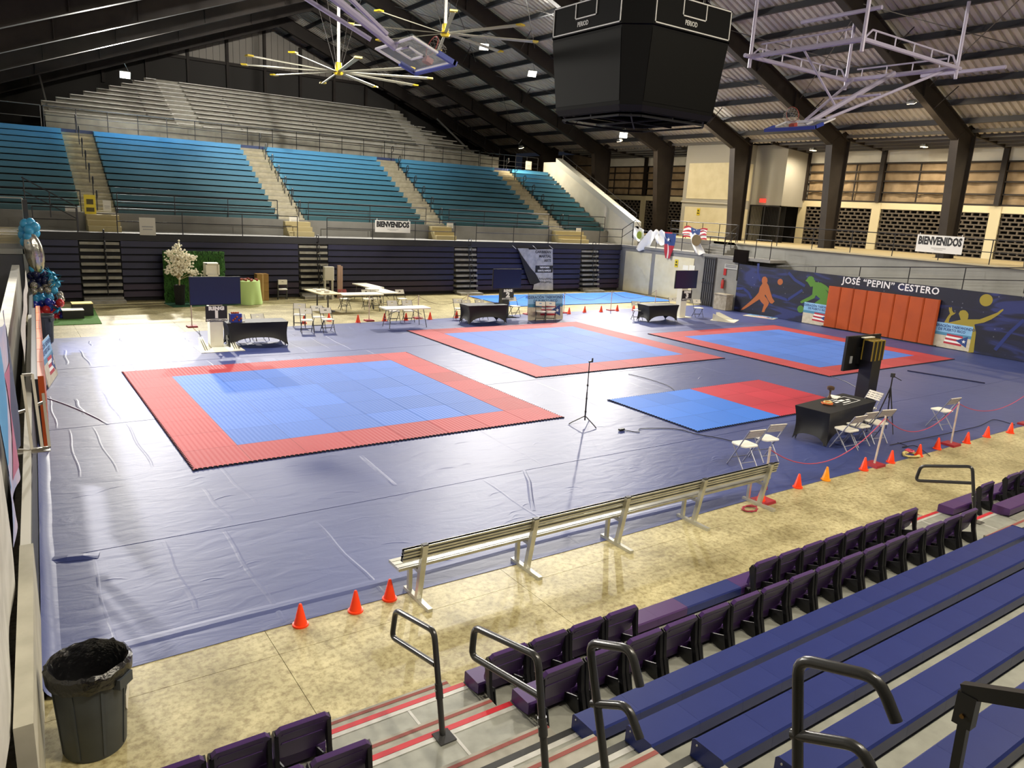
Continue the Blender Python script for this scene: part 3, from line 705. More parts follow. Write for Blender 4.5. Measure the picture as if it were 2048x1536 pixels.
for q_, j in enumerate((1, 3, 4, 5, 6, 7, 8, 9, 10, 11, 12, 13)): place(0, 12.05+MW*(j+.5), 'purple front row chair, %s beyond the second aisle' % ORD[q_], 'front row chairs beyond the second aisle')
t = thing('backless_seats', 'backless purple and blue seat run between the front row chairs', 'bench', (XA+MW*6, YFR[0], zp(0)))
for j in range(4, 8): part(t, 'seat_module', SM_P2 if j < 6 else SM_B, None).location = (MW*(j+.5-6), 0, 0)
t = thing('backless_seats', 'backless purple end seats of the front row beyond the second aisle', 'bench', (12.05, YFR[0], zp(0)))
for j in (0, 2): part(t, 'seat_module', SM_P2, None).location = (MW*(j+.5), 0, 0)
t = thing('backless_seats', 'long backless purple seat row beyond the second aisle', 'bench', (12.05, YFR[1], zp(1)))
for j in range(18): part(t, 'seat_module', SM_P2, None).location = (MW*(j+.5), 0, 0)
# stair aisles
def aisle(label, x0, x1, rows):
    t = thing('stair_aisle', label, 'stairs', ((x0+x1)/2, YFR[0], 0))
    for k in rows:
        ya, yb = YFR[k]+.005, YFR[k+1]+.02
        tr = part(t, 'tread', MB().bx(x0, x1, yb, ya, zp(k)-.05, zp(k)), M_plat, world=True)
        part(tr, 'tread_line', MB().bx(x0, x1, ya-.05, ya+.004, zp(k)-.004, zp(k)+.003), M_redline if k < 2 else M_blackline, world=True)
        part(tr, 'tread_edge', MB().bx(x0, x1, ya-.10, ya-.055, zp(k), zp(k)+.003), M_alu, world=True)
        part(tr, 'seam', MB().bx(x0+.55*(x1-x0), x0+.55*(x1-x0)+.025, yb, ya-.1, zp(k), zp(k)+.002), M_alu, world=True)
        part(t, 'riser', MB().bx(x0, x1, ya-.05, ya-.03, zp(k)-.27, zp(k)-.05), M_riser, world=True)
        zh = zp(k)-.138; hs = part(t, 'half_step', MB().bx(x0, x1-.02, ya-.04, ya+.29, zh-.06, zh), M_stepg, world=True)
        part(hs, 'worn_line', MB().bx(x0, x1-.02, ya+.225, ya+.26, zh, zh+.003), M_rubber, world=True)
        part(hs, 'worn_line', MB().bx(x0, x1-.02, ya+.07, ya+.11, zh, zh+.003), M_yel, world=True)
        part(hs, 'front_plate', MB().bx(x0, x1-.02, ya+.27, ya+.285, zh-.14 if k else 0.0, zh-.06), M_riser, world=True)
        part(hs, 'side_plate', MB().bx(x1-.04, x1-.02, ya-.04, ya+.27, zh-.14 if k else 0.0, zh-.06), M_strut, world=True)
    return t
aisle('grey aluminium stair aisle with red and black step lines and looped rails', 1.9, XA-.01, range(0, 8))
aisle('grey aluminium stair aisle with red step lines between purple seats', XE+.02, 12.03, range(0, 5))
M_pipe = mat('rail_pipe', '#3a3a3a', .28, .3, spec=.6)
def loop_rail(label, xc, base, post, loop, sleeve=True, r=.024):
    b = Vector((xc, base[0], base[1])); t = thing('aisle_grab_rail', label, 'handrail', b, 0, None)
    V = lambda q: Vector((0, q[0]-base[0], q[1]-base[1]))
    part(t, 'post', MB().tube(rounded([V(base)]+[V(q) for q in post], .07), r, 10), M_pipe, True)
    for L in loop: part(t, 'grab_loop', MB().tube(rounded([V(q) for q in L], .07), r, 10), M_pipe, True)
    part(t, 'base_plate', MB().bx(-.07, .07, -.1, .05, 0, .012), M_pipe)
    if sleeve: 
        a, c = V(base), V(post[0]); d = (c-a).normalized()
        part(t, 'sleeve', MB().cyl(a+d*.30, a+d*.42, r*1.25, None, 12), M_pipe, True)
        part(t, 'bolt', MB().cyl(a+d*.37+Vector((-.034, 0, 0)), a+d*.37+Vector((.034, 0, 0)), .008, None, 6), M_alu)
    return t
loop_rail('dark looped grab rail bolted to the second red step line', 2.6, (4.35, .587), [(4.54, 1.40), (5.21, 1.24), (5.27, .95), (4.50, 1.13)], [])
loop_rail('dark looped grab rail bolted on the first black lined step', 2.6, (3.06, 1.14), [(3.235, 1.93), (3.97, 1.74), (3.99, 1.50), (3.17, 1.68)], [])
loop_rail('dark grab rail with two hooked arms beside the blue bench ends', 2.6, (2.5, 1.416), [(2.78, 2.28), (2.46, 2.42), (2.37, 2.25)], [[(2.71, 1.93), (2.44, 2.09), (2.33, 1.96)]], False)
loop_rail('dark grab rail with two hooked arms in front of the upper blue benches', 2.6, (1.38, 1.97), [(1.53, 2.9), (1.20, 3.01), (1.11, 2.88)], [[(1.50, 2.56), (1.22, 2.70), (1.13, 2.6)]], False)
loop_rail('dark looped grab rail in the aisle between purple seats', 11.4, (4.36, .587), [(4.54, 1.37), (5.24, 1.15), (5.28, .90), (4.50, 1.13)], [])
# folded square-tube rail at the camera's feet
q0 = AX(1952, 1398, 2.6); b = Vector((2.6, q0.y+.02, q0.z-.75)); t = thing('folding_rail', 'square dark steel folding rail with a hinge bolt above the blue benches', 'handrail', b)
part(t, 'post', MB().beam((0, -.02, 0), (0, 0, .72), .03, .03, (0, 1, 0)), M_pipe)
part(t, 'arm', MB().beam((0, .02, .76), (0, -.5, .98), .035, .05), M_pipe)
part(t, 'hinge_plate', MB().bx(-.022, .022, -.03, .03, .64, .76), M_pipe)
part(t, 'bolt', MB().cyl((-.03, 0, .68), (.03, 0, .68), .008, None, 8), mat('brass_bolt', '#8a6a3a', .4, .7))
# ================================================================== TEAM BENCH
t = thing('team_bench', 'long silver aluminium team bench with backrest on the concrete strip', 'bench', (7.07, 7.2, 0)); x0, x1 = 3.62, 10.52
M_benchalu = mat('bench_alu', '#c9c8bd', .36, .65, noise=(5, '#b3b2a6'))
M_groove = mat('groove_dark', '#4a4a45', .5, .3)
sp = part(t, 'seat_plank', MB().bx(x0, x1, 7.19, 7.47, .425, .46), M_benchalu, world=True)
for k in range(3): part(sp, 'plank_rib', MB().bx(x0, x1, 7.22+.09*k, 7.26+.09*k, .46, .464), M_benchalu, world=True)
def lean(z): return 7.19-.22*(z-.1)
for z0, z1 in ((.585, .66), (.675, .75)):
    bp_ = part(t, 'back_plank', MB().prism([(lean(z0)+.03, z0), (lean(z1)+.03, z1), (lean(z1)+.07, z1), (lean(z0)+.07, z0)], lambda u, v, w: (w, u, v), x0, x1), M_groove, world=True)
    for q in (0, 1): 
        za = z0+(z1-z0)*q-.024*q; part(bp_, 'plank_lip', MB().prism([(lean(za)+.018, za), (lean(za)+.075, za), (lean(za+.024)+.075, za+.024), (lean(za+.024)+.018, za+.024)], lambda u, v, w: (w, u, v), x0, x1), M_benchalu, world=True)
for k in range(5):
    x = 3.87+1.6*k
    part(t, 'foot', MB().bx(x-.03, x+.03, 6.86, 7.5, 0, .045), M_benchalu, world=True)
    part(t, 'back_post', MB().beam((x, 7.17, .045), (x, lean(.78), .78), .07, .06, (0, 1, 0)), M_benchalu, world=True)
    part(t, 'post_cap', MB().obx((x, lean(.785), .785), (.072, .06, .012)), M_black, world=True)
    part(t, 'seat_post', MB().beam((x, 7.40, .045), (x, 7.40, .425), .05, .05, (0, 1, 0)), M_benchalu, world=True)
    part(t, 'seat_bracket', MB().beam((x, lean(.39), .39), (x, 7.44, .40), .04, .04), M_benchalu, world=True)
# ================================================================== RIGHT WALL: mural, pads, posters, rails
def mural_mat():
    m = bpy.data.materials.new('mural_print'); m.use_nodes = True; nt = m.node_tree; b = nt.nodes['Principled BSDF']; b.inputs['Roughness'].default_value = .55
    tc = nt.nodes.new('ShaderNodeTexCoord'); mp = nt.nodes.new('ShaderNodeMapping'); mp.inputs['Rotation'].default_value = (.7, 0, 0); mp.inputs['Scale'].default_value = (1, .35, 1.5)
    nt.links.new(tc.outputs['Object'], mp.inputs['Vector'])
    n = nt.nodes.new('ShaderNodeTexNoise'); n.inputs['Scale'].default_value = .9; n.inputs['Detail'].default_value = 2; n.inputs['Distortion'].default_value = 1.5
    nt.links.new(mp.outputs['Vector'], n.inputs['Vector'])
    r = nt.nodes.new('ShaderNodeValToRGB'); e = r.color_ramp.elements; e[0].position = .45; e[0].color = lin('#0b0f26'); e[1].position = .62; e[1].color = lin('#222c66')
    e2 = r.color_ramp.elements.new(.55); e2.color = lin('#10163a')
    nt.links.new(n.outputs['Fac'], r.inputs['Fac'])
    v = nt.nodes.new('ShaderNodeTexVoronoi'); v.inputs['Scale'].default_value = 3.2; nt.links.new(tc.outputs['Object'], v.inputs['Vector'])
    r2 = nt.nodes.new('ShaderNodeValToRGB'); e = r2.color_ramp.elements; e[0].position = .06; e[0].color = (.5, .5, .6, 1); e[1].position = .1; e[1].color = (0, 0, 0, 1)
    nt.links.new(v.outputs['Distance'], r2.inputs['Fac'])
    mx = nt.nodes.new('ShaderNodeMix'); mx.data_type = 'RGBA'; mx.blend_type = 'ADD'; mx.inputs[0].default_value = .22
    nt.links.new(r.outputs['Color'], mx.inputs[6]); nt.links.new(r2.outputs['Color'], mx.inputs[7]); nt.links.new(mx.outputs[2], b.inputs['Base Color'])
    return m
XM = XR-.01
mu = thing('wall_mural', 'long navy printed sports mural along the court wall with the hall name', 'mural', (XM, 17, 0))
part(mu, 'print_sheet', MB().bx(XM, XM+.008, 2., 25.25, .02, 2.42), mural_mat(), world=True)
def on_wall(pts, X): return [(p.y, p.z) for p in (AX(a, b, X) for a, b in pts)]
def decal(parent, name, pts, X, m, th=.004):
    part(parent, name, MB().prism(on_wall(pts, X), lambda u, v, w: (w, u, v), X-th, X), m, world=True)
zA_ = lambda L: [(1440+x*.14648, 400+y*.14648) for x, y in L]
zB_ = lambda L: [(1850+x*.2102, 560+y*.2102) for x, y in L]
decal(mu, 'orange_player', zA_([(575,1075),(590,1050),(620,1045),(645,1070),(650,1110),(640,1130),(665,1170),(690,1260),(715,1340),(735,1370),(745,1385),(715,1415),(690,1410),(660,1370),(625,1300),(615,1290),(610,1310),(640,1345),(655,1375),(670,1400),(655,1440),(620,1490),(605,1530),(570,1530),(585,1480),(600,1430),(560,1390),(540,1355),(470,1400),(380,1460),(320,1495),(285,1505),(300,1480),(360,1430),(430,1370),(490,1310),(530,1260),(545,1190),(580,1140),(572,1110)]), XM, mat('print_orange', '#a85c2c', .6))
decal(mu, 'green_player', zA_([(1180,1090),(1210,1045),(1250,1040),(1280,1060),(1285,1090),(1300,1100),(1300,1120),(1380,1130),(1450,1170),(1510,1230),(1530,1270),(1520,1290),(1435,1215),(1470,1260),(1490,1330),(1495,1400),(1480,1450),(1500,1520),(1480,1536),(1290,1536),(1280,1420),(1300,1400),(1370,1350),(1310,1300),(1290,1340),(1200,1380),(1110,1410),(1095,1390),(1120,1370),(1220,1320),(1260,1290),(1270,1180),(1235,1185),(1220,1160),(1195,1120),(1165,1100)]), XM, mat('print_green', '#4f8226', .6))
decal(mu, 'yellow_player', zB_([(185,425),(185,400),(215,350),(238,320),(228,285),(228,262),(238,258),(245,275),(248,255),(256,262),(258,290),(272,312),(294,308),(280,325),(250,340),(232,370),(225,405),(280,392),(340,378),(330,345),(322,320),(335,295),(360,286),(385,290),(402,305),(414,325),(412,355),(405,375),(520,375),(600,345),(690,310),(720,285),(745,275),(745,290),(700,330),(630,375),(560,405),(480,420),(470,425),(485,500),(478,560),(462,690),(400,690),(400,560),(200,440)]), XM, mat('print_yellow', '#98892c', .6))
def disc(parent, name, c, ry, m, X=XM):
    part(parent, name, MB().prism([(c[0]+ry*math.cos(k*math.pi/12), c[1]+ry*math.sin(k*math.pi/12)) for k in range(24)], lambda u, v, w: (w, u, v), X-.004, X), m, world=True)
p = AX(1560.4, 563.8, XM); disc(mu, 'orange_ball', (p.y, p.z), .15, mat('print_orange'))
p = AX(1601, 618, XM); disc(mu, 'green_ball', (p.y, p.z), .17, mat('print_green_dark', '#4b7a2c', .6))
p = AX(1972.3, 600.4, XM); disc(mu, 'yellow_ball', (p.y, p.z), .235, mat('print_yellow'))
M_swirl = mat('print_swirl', '#1c2c70', .6)
for pts in ([(1517, 527), (1516, 545), (1521, 562)], [(1473, 577), (1487, 577), (1497, 585), (1503, 597)], [(1577, 545), (1590, 560), (1610, 572)], [(1545, 590), (1575, 600), (1605, 580)], [(1990, 700), (2020, 665), (2048, 640)]):
    q = [AX(a, b, XM) for a, b in pts]; mb = MB()
    for a, b in zip(q, q[1:]): mb.beam((XM-.002, a.y, a.z), (XM-.002, b.y, b.z), .004, .13, (0, b.z-a.z, a.y-b.y))
    part(mu, 'swirl', mb, M_swirl, world=True)
p = AX(1777, 571.5, XM); put_text(mu, 'JOSÉ “PEPIN” CESTERO', .40, mat('print_white', '#e8e8ea', .6), basis((0, -1, 0), (0, 0, 1), (-.004, p.y-17, p.z+.0)), bold=.008, sx=.98, spacing=1.08)
# orange wall pads
pad_t = thing('wall_pads', 'row of eight orange vinyl wall pads before the mural', 'wall pad', (XM-.12, 17.4, 0))
M_opad = mat('pad_orange', '#b34a08', .5, noise=(1.5, '#a64307'), bump=(4, .15))
pa, pb = 19.98, 14.98; w_ = (pa-pb)/8
for k in range(8):
    yb_ = pa-w_*k
    P = [(XM-.13, yb_-.03), (XM-.145, yb_-.06), (XM-.145, yb_-w_+.06), (XM-.13, yb_-w_+.03), (XM-.11, yb_-w_+.006), (XM-.06, yb_-w_+.006), (XM-.06, yb_-.006), (XM-.11, yb_-.006)]
    part(pad_t, 'pad', MB().prism(P, lambda u, v, w: (u, v, w), .06, 1.9), M_opad, world=True)
    part(pad_t, 'pad_flap', MB().bx(XM-.142, XM-.02, yb_-w_+.02, yb_-.02, 1.9, 1.91), M_opad, world=True)
part(pad_t, 'floor_rail', MB().bx(XM-.09, XM-.02, pb-.1, pa+.1, 0, .06), M_black, world=True)
M_sky = mat('poster_sky', '#7fb2dc', .5, noise=(2, '#9cc8e8')); M_sand = mat('poster_sand', '#cfc7b4', .5, noise=(6, '#bdb49e')); M_sea = mat('poster_sea', '#4a86a8', .5)
M_ptext = mat('poster_text', '#1d3f7a', .5); M_fred = mat('flag_red', '#b3283a', .6); M_fwhite = mat('flag_white', '#eeeeec', .6); M_fblue = mat('flag_blue', '#24407f', .6)
def star(cx, cy, r): return [(cx+(r if k % 2 == 0 else r*.4)*math.sin(k*math.pi/5), cy+(r if k % 2 == 0 else r*.4)*math.cos(k*math.pi/5)) for k in range(10)]
def poster(label, M4, w, h):
    """board standing in its own x (width) / y (up) plane, printed side +z"""
    t = thing('taekwondo_poster', label, 'poster'); t.matrix_world = M4
    A = lambda P, nm, m, z0, z1: part(t, nm, MB().prism(P, lambda u, v, q: (u, v, q), z0, z1), m)
    R_ = lambda x0, x1, y0, y1: [(x0, y0), (x1, y0), (x1, y1), (x0, y1)]
    A(R_(-w/2, w/2, 0, h), 'board', mat('poster_board', '#d8d4c8', .6), -.012, 0)
    A(R_(-w/2, w/2, h*.62, h), 'sky_print', M_sky, 0, .001); A(R_(-w/2, w/2, h*.5, h*.62), 'sea_print', M_sea, 0, .001); A(R_(-w/2, w/2, 0, h*.5), 'sand_print', M_sand, 0, .001)
    fx0, fx1, fy0, fy1 = -.15*w, .42*w, .16*h, .56*h
    for k in range(5):
        a, b = fy0+(fy1-fy0)*k/5, fy0+(fy1-fy0)*(k+1)/5
        A([(fx0+.02*k, a+.02), (fx1-.12*w, a), (fx1-.12*w, b), (fx0+.02*k, b+.02)], 'flag_stripe', M_fred if k % 2 == 0 else M_fwhite, .001, .003)
    A([(fx1, fy0-.02), (fx1, fy1+.02), (fx1-.28*w, (fy0+fy1)/2)], 'flag_triangle', M_fblue, .003, .005); A(star(fx1-.08*w, (fy0+fy1)/2, .07*h*1.2), 'flag_star', M_fwhite, .005, .006)
    put_text(t, 'FEDERACIÓN TAEKWONDO', h*.145, M_ptext, Matrix.Translation((0, h*.87, .002)), bold=.004, ext=.001, sx=.80*w/h/1.35)
    put_text(t, 'DE PUERTO RICO', h*.145, M_ptext, Matrix.Translation((0, h*.73, .002)), bold=.004, ext=.001, sx=.80*w/h/1.35)
    return t
tl = math.radians(6)
def wallM(y, x): return basis((0, -1, 0), (0, 0, 1), (XM-.008, y, .03))
a, b = AX(1602, 645, XM-.05).y, AX(1936, 704, XM-.05).y
poster('taekwondo federation poster half hidden behind the orange pads, below the green figure', wallM(a-.75, XM-.11), 1.5, .98)
poster('taekwondo federation poster leaning below the yellow figure beside the orange pads', wallM(b+.78, XM-.11), 1.55, 1.0)
p = G(1094, 641); poster('taekwondo federation poster standing behind two white chairs at ring two', basis((1, -.1, 0), (0, math.sin(.12), math.cos(.12)), (p.x, p.y+.1, .012)), 1.75, 1.1)
p = G(1528, 636); poster('taekwondo federation poster lying flat on the tarp before the mural', basis((.35, -1, 0), (1, .35, 0), (p.x-.35, p.y+.1, .03)), 1.5, .95)
M_screen = mat('screen_black', '#15100f', .12, spec=.6); M_bezel = mat('bezel_black', '#101012', .35)
def flag_cloth(name, label, fn, stripes, cat='flag', extra=None):
    t = thing(name, label, cat, fn(.5, 1.))
    o = Vector(t.location)
    for nm, m, u0, u1, v0, v1 in stripes:
        part(t, nm, MB().grid(lambda u, v: Vector(fn(u0+(u1-u0)*u, v0+(v1-v0)*v))-o, max(2, int(16*(u1-u0))), max(2, int(18*(v1-v0)))), m, True)
    return t
# small wall objects at the landing
single('wall_monitor', MB().bx(XR-.08, XR, 24.72, 25.62, 2.47, 3.14).bx(XR-.09, XR-.08, 24.75, 25.59, 2.5, 3.11), M_screen, 'black wall monitor above the left end of the mural', 'monitor')
fe = thing('fire_extinguisher', 'red fire extinguisher on the grey wall beside the barred door', 'extinguisher', (XR-.08, 26.12, 1.05))
part(fe, 'cylinder', MB().lathe([(0, 0), (.075, .01), (.075, .4), (.03, .47), (.03, .5)], n=12), mat('ext_red', '#a8241f', .35), True); part(fe, 'valve', MB().bx(-.03, .03, -.05, .05, .5, .55).tube([(0, 0, .52), (0, .09, .4), (0, .1, .15)], .012, 6), M_black)
part(fe, 'wall_hook', MB().bx(.03, .08, -.02, .02, .38, .46), M_black)
single('extinguisher_sign', MB().bx(XR-.012, XR, 26.03, 26.2, 1.75, 2.1), mat('ext_red'), 'narrow red sign above the fire extinguisher', 'sign')
sg = thing('notice_sign', 'grey lettered notice board above the fire extinguisher', 'sign', (XR-.012, 25.75, 2.1)); part(sg, 'plate', MB().bx(0, .012, -.42, .42, 0, .24), mat('sign_grey', '#a9a9a6', .6))
for z in (.16, .08): part(sg, 'text_line', MB().bx(-.003, 0, -.36, .36, z, z+.045), mat('sign_ink', '#5b5b60', .6))
single('low_cabinet', MB().bx(XR-.62, XR-.1, 25.3, 26.1, .02, .78).bx(XR-.65, XR-.08, 25.28, 26.12, .78, .83), mat('cabinet_beige', '#a8a090', .7, noise=(6, '#8d8574')), 'beige low cabinet with a yellowish top against the wall by the mural', 'cabinet')
def yellow_sign(label, c, ax, w=.24, h=.42, m='#d8c21e'):
    t = thing('caution_sign', label, 'sign', c); M_y = mat('sign_yellow', m, .5)
    if ax == 'x': part(t, 'plate', MB().bx(-.012, 0, -w/2, w/2, 0, h), M_y); part(t, 'symbol', MB().bx(-.016, -.012, -w*.25, w*.25, h*.55, h*.8).bx(-.016, -.012, -w*.35, w*.35, h*.2, h*.4), mat('sign_dark_ink', '#4b430f', .6))
    else: part(t, 'plate', MB().bx(-w/2, w/2, -.012, 0, 0, h), M_y); part(t, 'symbol', MB().bx(-w*.3, w*.3, -.016, -.012, h*.55, h*.8).bx(-w*.35, w*.35, -.016, -.012, h*.2, h*.4), mat('sign_dark_ink'))
    return t
p = AX(1396, 424, 36.82); yellow_sign('yellow caution sign on the cream panel of the stair tower', (36.85, p.y, p.z-.2), 'x')
p = AX(1353, 527, XR); yellow_sign('yellow caution sign on the cream court wall panel', (XR-.005, p.y, p.z-.2), 'x')
nt_ = thing('paper_notices', 'two white paper notices taped on the cream court wall', 'notice', (XR-.004, AX(1377, 538, XR).y, 1.75))
for q in (-.24, .22): part(nt_, 'sheet', MB().bx(-.003, 0, q-.2, q+.2, 0, .3 if q < 0 else .26), mat('paper_white', '#e6e5da', .7))
# railings of landing, deck and ramp
railing('landing_railing', 'black landing railing draped with flags above the cream court wall', [(XR+.05, 33.3, 2.76), (XR+.05, 26.4, 2.76)], .92, 8)
railing('landing_end_railing', 'short black railing section above the wall monitor', [(XR+.05, 24.4, 2.76), (XR+.05, 23.5, 2.76)], .95, 2, mids=(.0,))
railing('upper_landing_rail', 'black railing of the stair landing before the stair tower', [(33.1, 31.6, 3.42), (33.1, 26.8, 3.42)], .92, 5)
railing('stair_handrail', 'black sloping handrails of the landing steps', [(33.1, 26.7, 3.42), (XR+.2, 26.5, 2.78)], .92, 3)
railing('concourse_railing', 'long black railing on the concourse edge above the mural', [(33.08, 26.2, 3.42), (33.08, 2., 3.42)], .98, 13)
railing('ramp_railing', 'black ramp railing rising just above the mural', [(XR+.2, 23.2, 1.55), (XR+.2, 10.0, 2.72)], .95, 7)
railing('corner_railing', 'black peaked railing where the far walkway meets the landing', [(31.7, y_, zd), (31.75, 33.2, 3.3), (31.75, 32.6, 2.78)], .95, 3)
railing('stringer_rail', 'thin black handrail along the white sloping stringer wall', [(32.55, 34.0, 4.3), (32.55, 41.6, 7.9)], .35, 6, mids=())
ban = lambda label, M4, w, h: None
def banner(label, M4, w=2.2, h=.75):
    t = thing('welcome_banner', label, 'banner'); t.matrix_world = M4
    part(t, 'sheet', MB().bx(-w/2, w/2, -h/2, h/2, -.004, 0), mat('banner_white', '#d9d9d6', .6))
    put_text(t, 'BIENVENIDOS', h*.62, mat('banner_ink', '#17181c', .6), Matrix.Translation((0, h*.15, .002)), bold=.022, ext=.001, fit=w*.93)
    part(t, 'small_print', MB().bx(-.3, .3, -h*.26, -h*.22, 0, .002).bx(-.18, .18, -h*.34, -h*.31, 0, .002), mat('print_grey', '#9a9a98', .6))
    for q in (-.9, .9): part(t, 'tie', MB().cyl((q*w/2, h/2, 0), (q*w/2, h/2+.08, 0), .01, None, 5), M_fwhite)
p0, p1 = AY(750, 440, YF+.08), AY(820, 466, YF+.08)
banner('white welcome banner tied to the far walkway railing', basis((1, 0, 0), (0, 0, 1), ((p0.x+p1.x)/2, YF+.06, (p0.z+p1.z)/2)), p1.x-p0.x, abs(p0.z-p1.z))
p0, p1 = AX(1835, 472, 33.02), AX(1923, 506, 33.02)
banner('white welcome banner tied to the concourse railing before a column', basis((0, -1, 0), (0, 0, 1), (33.03, (p0.y+p1.y)/2, (p0.z+p1.z)/2)), abs(p0.y-p1.y), .72)
# flags hanging on the landing railing
xf = XR+.0
def usf(u, v): 
    y = AX(1345+u*48, 455, xf).y; z = 4.05-.62*(1-v)+.06*math.sin(u*9)+.04*math.sin(v*7+u*5); return (xf+.9-.06*math.sin(u*12+v*4), y, z)
t = flag_cloth('striped_flag', 'red and white striped flag with starred blue canton bunched on the landing rail', usf, [('stripe', M_fred if k % 2 == 0 else M_fwhite, 0, .34, k/7, (k+1)/7) for k in range(7)] + [('canton', M_fblue, .34, .68, 0, 1)] + [('stripe', M_fred if k % 2 == 0 else M_fwhite, .68, 1, k/7, (k+1)/7) for k in range(7)])
o_ = Vector(t.location)
for k in range(14):
    q = Vector(usf(.38+.26*random.random(), .08+.84*random.random()))-o_; part(t, 'star', MB().prism([(a*.6, b*.6) for a, b in star(0, 0, .05)], lambda u, v, w: (q.x-.02+w, q.y+u, q.z+v), -.004, .004), M_fwhite)
def prf(u, v):
    y = AX(1327+u*28, 480, xf).y; w = .35+.65*v; return (xf-.07-.05*math.sin(u*8+v*6), AX(1341, 480, xf).y+(y-AX(1341, 480, xf).y)*w, 3.72-1.45*(1-v))
t = flag_cloth('single_star_flag', 'blue triangle flag with red stripes and one white star hanging down the court wall', prf, [('stripe', M_fred, 0, .3, 0, .55), ('stripe', M_fwhite, .3, .45, 0, .55), ('stripe', M_fred, .45, 1, 0, .5), ('triangle_field', M_fblue, 0, 1, .5, .95), ('stripe', M_fred, .1, .6, .95, 1)])
q = Vector(prf(.5, .72))-Vector(t.location); part(t, 'star', MB().prism(star(0, 0, .13), lambda u, v, w: (q.x-.05+w, q.y+u, q.z+v), -.004, .004), M_fwhite)
def clothf(px0, px1, z0, z1, slant, bulge=.12):
    def f(u, v):
        y = AX(px0+(px1-px0)*u+slant*(1-v), 480, xf).y; return (xf-.06-bulge*math.sin(u*5+v*4)*(1-v*.5), y, z0+(z1-z0)*v+.05*math.sin(u*11))
    return f
flag_cloth('white_flag', 'white sheer flag blown sideways off the landing rail', clothf(1297, 1318, 2.55, 3.72, -22), [('cloth', M_fwhite, 0, 1, 0, 1)])
t = flag_cloth('white_flag', 'white flag with a brown round emblem at the landing rail', clothf(1378, 1396, 2.7, 3.75, 20), [('cloth', M_fwhite, 0, 1, 0, 1), ])
p = AX(1393, 480, xf-.2); part(t, 'round_emblem', MB().prism([(.33*math.cos(k*math.pi/10), .3*math.sin(k*math.pi/10)) for k in range(20)], lambda u, v, w: (p.x+w, p.y+u, 3.42+v), -.02, .0), mat('emblem_brown', '#6d5a35', .6), world=True)
t = flag_cloth('white_flag', 'white flag with green and yellow crest at the walkway corner', clothf(1266, 1288, 3.1, 3.8, 6), [('cloth', M_fwhite, 0, 1, 0, 1)])
p = AX(1279, 467, xf-.2); part(t, 'crest', MB().prism([(.2*math.cos(k*math.pi/10), .22*math.sin(k*math.pi/10)) for k in range(20)], lambda u, v, w: (p.x+w, p.y+u, 3.42+v), -.02, 0), mat('emblem_green', '#8a9a2c', .6), world=True)
flag_cloth('white_flag', 'white flag bunched over the rail behind the single star flag', clothf(1308, 1330, 3.0, 3.78, 10), [('cloth', M_fwhite, 0, 1, 0, 1)])
# torn grey banner on the lower bleacher
M_gb = mat('grey_banner', '#b9b9bb', .7, noise=(3, '#96969b', 5))
yb0 = YF-.06
t = thing('torn_banner', 'torn grey martial arts banner hanging over the navy bleacher front', 'banner', (24, yb0, 2.3))
B_ = lambda pts: [((p.x, p.z)) for p in (AY(a, b, yb0) for a, b in pts)]
zc = lambda L: [(890+x*.12695, 480+y*.12695) for x, y in L]
part(t, 'sheet', MB().prism(B_(zc([(1140,130),(1310,130),(1320,150),(1695,145),(1700,790),(1385,780),(1400,700),(1490,660),(1420,520),(1340,440),(1200,230)])), lambda u, v, w: (u, yb0+w, v), -.01, .0), M_gb, world=True)
part(t, 'folded_back', MB().prism(B_(zc([(1140,140),(1200,240),(1340,440),(1420,530),(1495,665),(1385,700),(1330,690),(1250,470)])), lambda u, v, w: (u, yb0+w, v), -.05, -.012), mat('banner_back_dark', '#232327', .8), world=True)
for s_, px, py, sz in (('CARIBBEAN', 1545, 190, .21), ('MARTIAL', 1575, 258, .21), ('ARTS', 1615, 325, .21)):
    p = AY(890+px*.12695, 480+py*.12695, yb0); put_text(t, s_, sz, mat('banner_ink'), basis((1, 0, 0), (0, 0, 1), (p.x-24, -.014, p.z-2.3)), bold=.006, ext=.001)
p = AY(890+1560*.12695, 480+458*.12695, yb0); part(t, 'dark_band', MB().bx(p.x-.62, AY(1105, 540, yb0).x, yb0-.014, yb0-.01, p.z-.2, p.z+.2), mat('banner_back_dark'), world=True)
for s_, dz in (('TAEKWONDO', .09), ('KARATE | HAPKIDO', -.09)): put_text(t, s_, .14, M_fwhite, basis((1, 0, 0), (0, 0, 1), (p.x-24+.02, -.018, p.z-2.3+dz)), bold=.004, ext=.001, sx=.75)
p = AY(890+1590*.12695, 480+640*.12695, yb0)
for dz, w0 in ((.1, .5), (-.08, .38)):
    part(t, 'script_line', MB().tube([(p.x-w0+2*w0*k/30, yb0-.016, p.z+dz+.07*math.sin(k*1.7)*(1 if k % 3 else .5)) for k in range(31)], .012, 4), mat('banner_ink'), world=True)
for px in (1060, 1380, 1640): a, b = AY(890+px*.12695, 480+85*.12695, YF+.05), AY(890+(px+60)*.12695, 480+140*.12695, yb0); part(t, 'tie_cord', MB().tube([a, b], .012, 5), M_fwhite, world=True)
# ================================================================== FURNITURE ON THE COURT
TZ = .011
def floorpt(px, py): p = G(px, py, TZ); return p
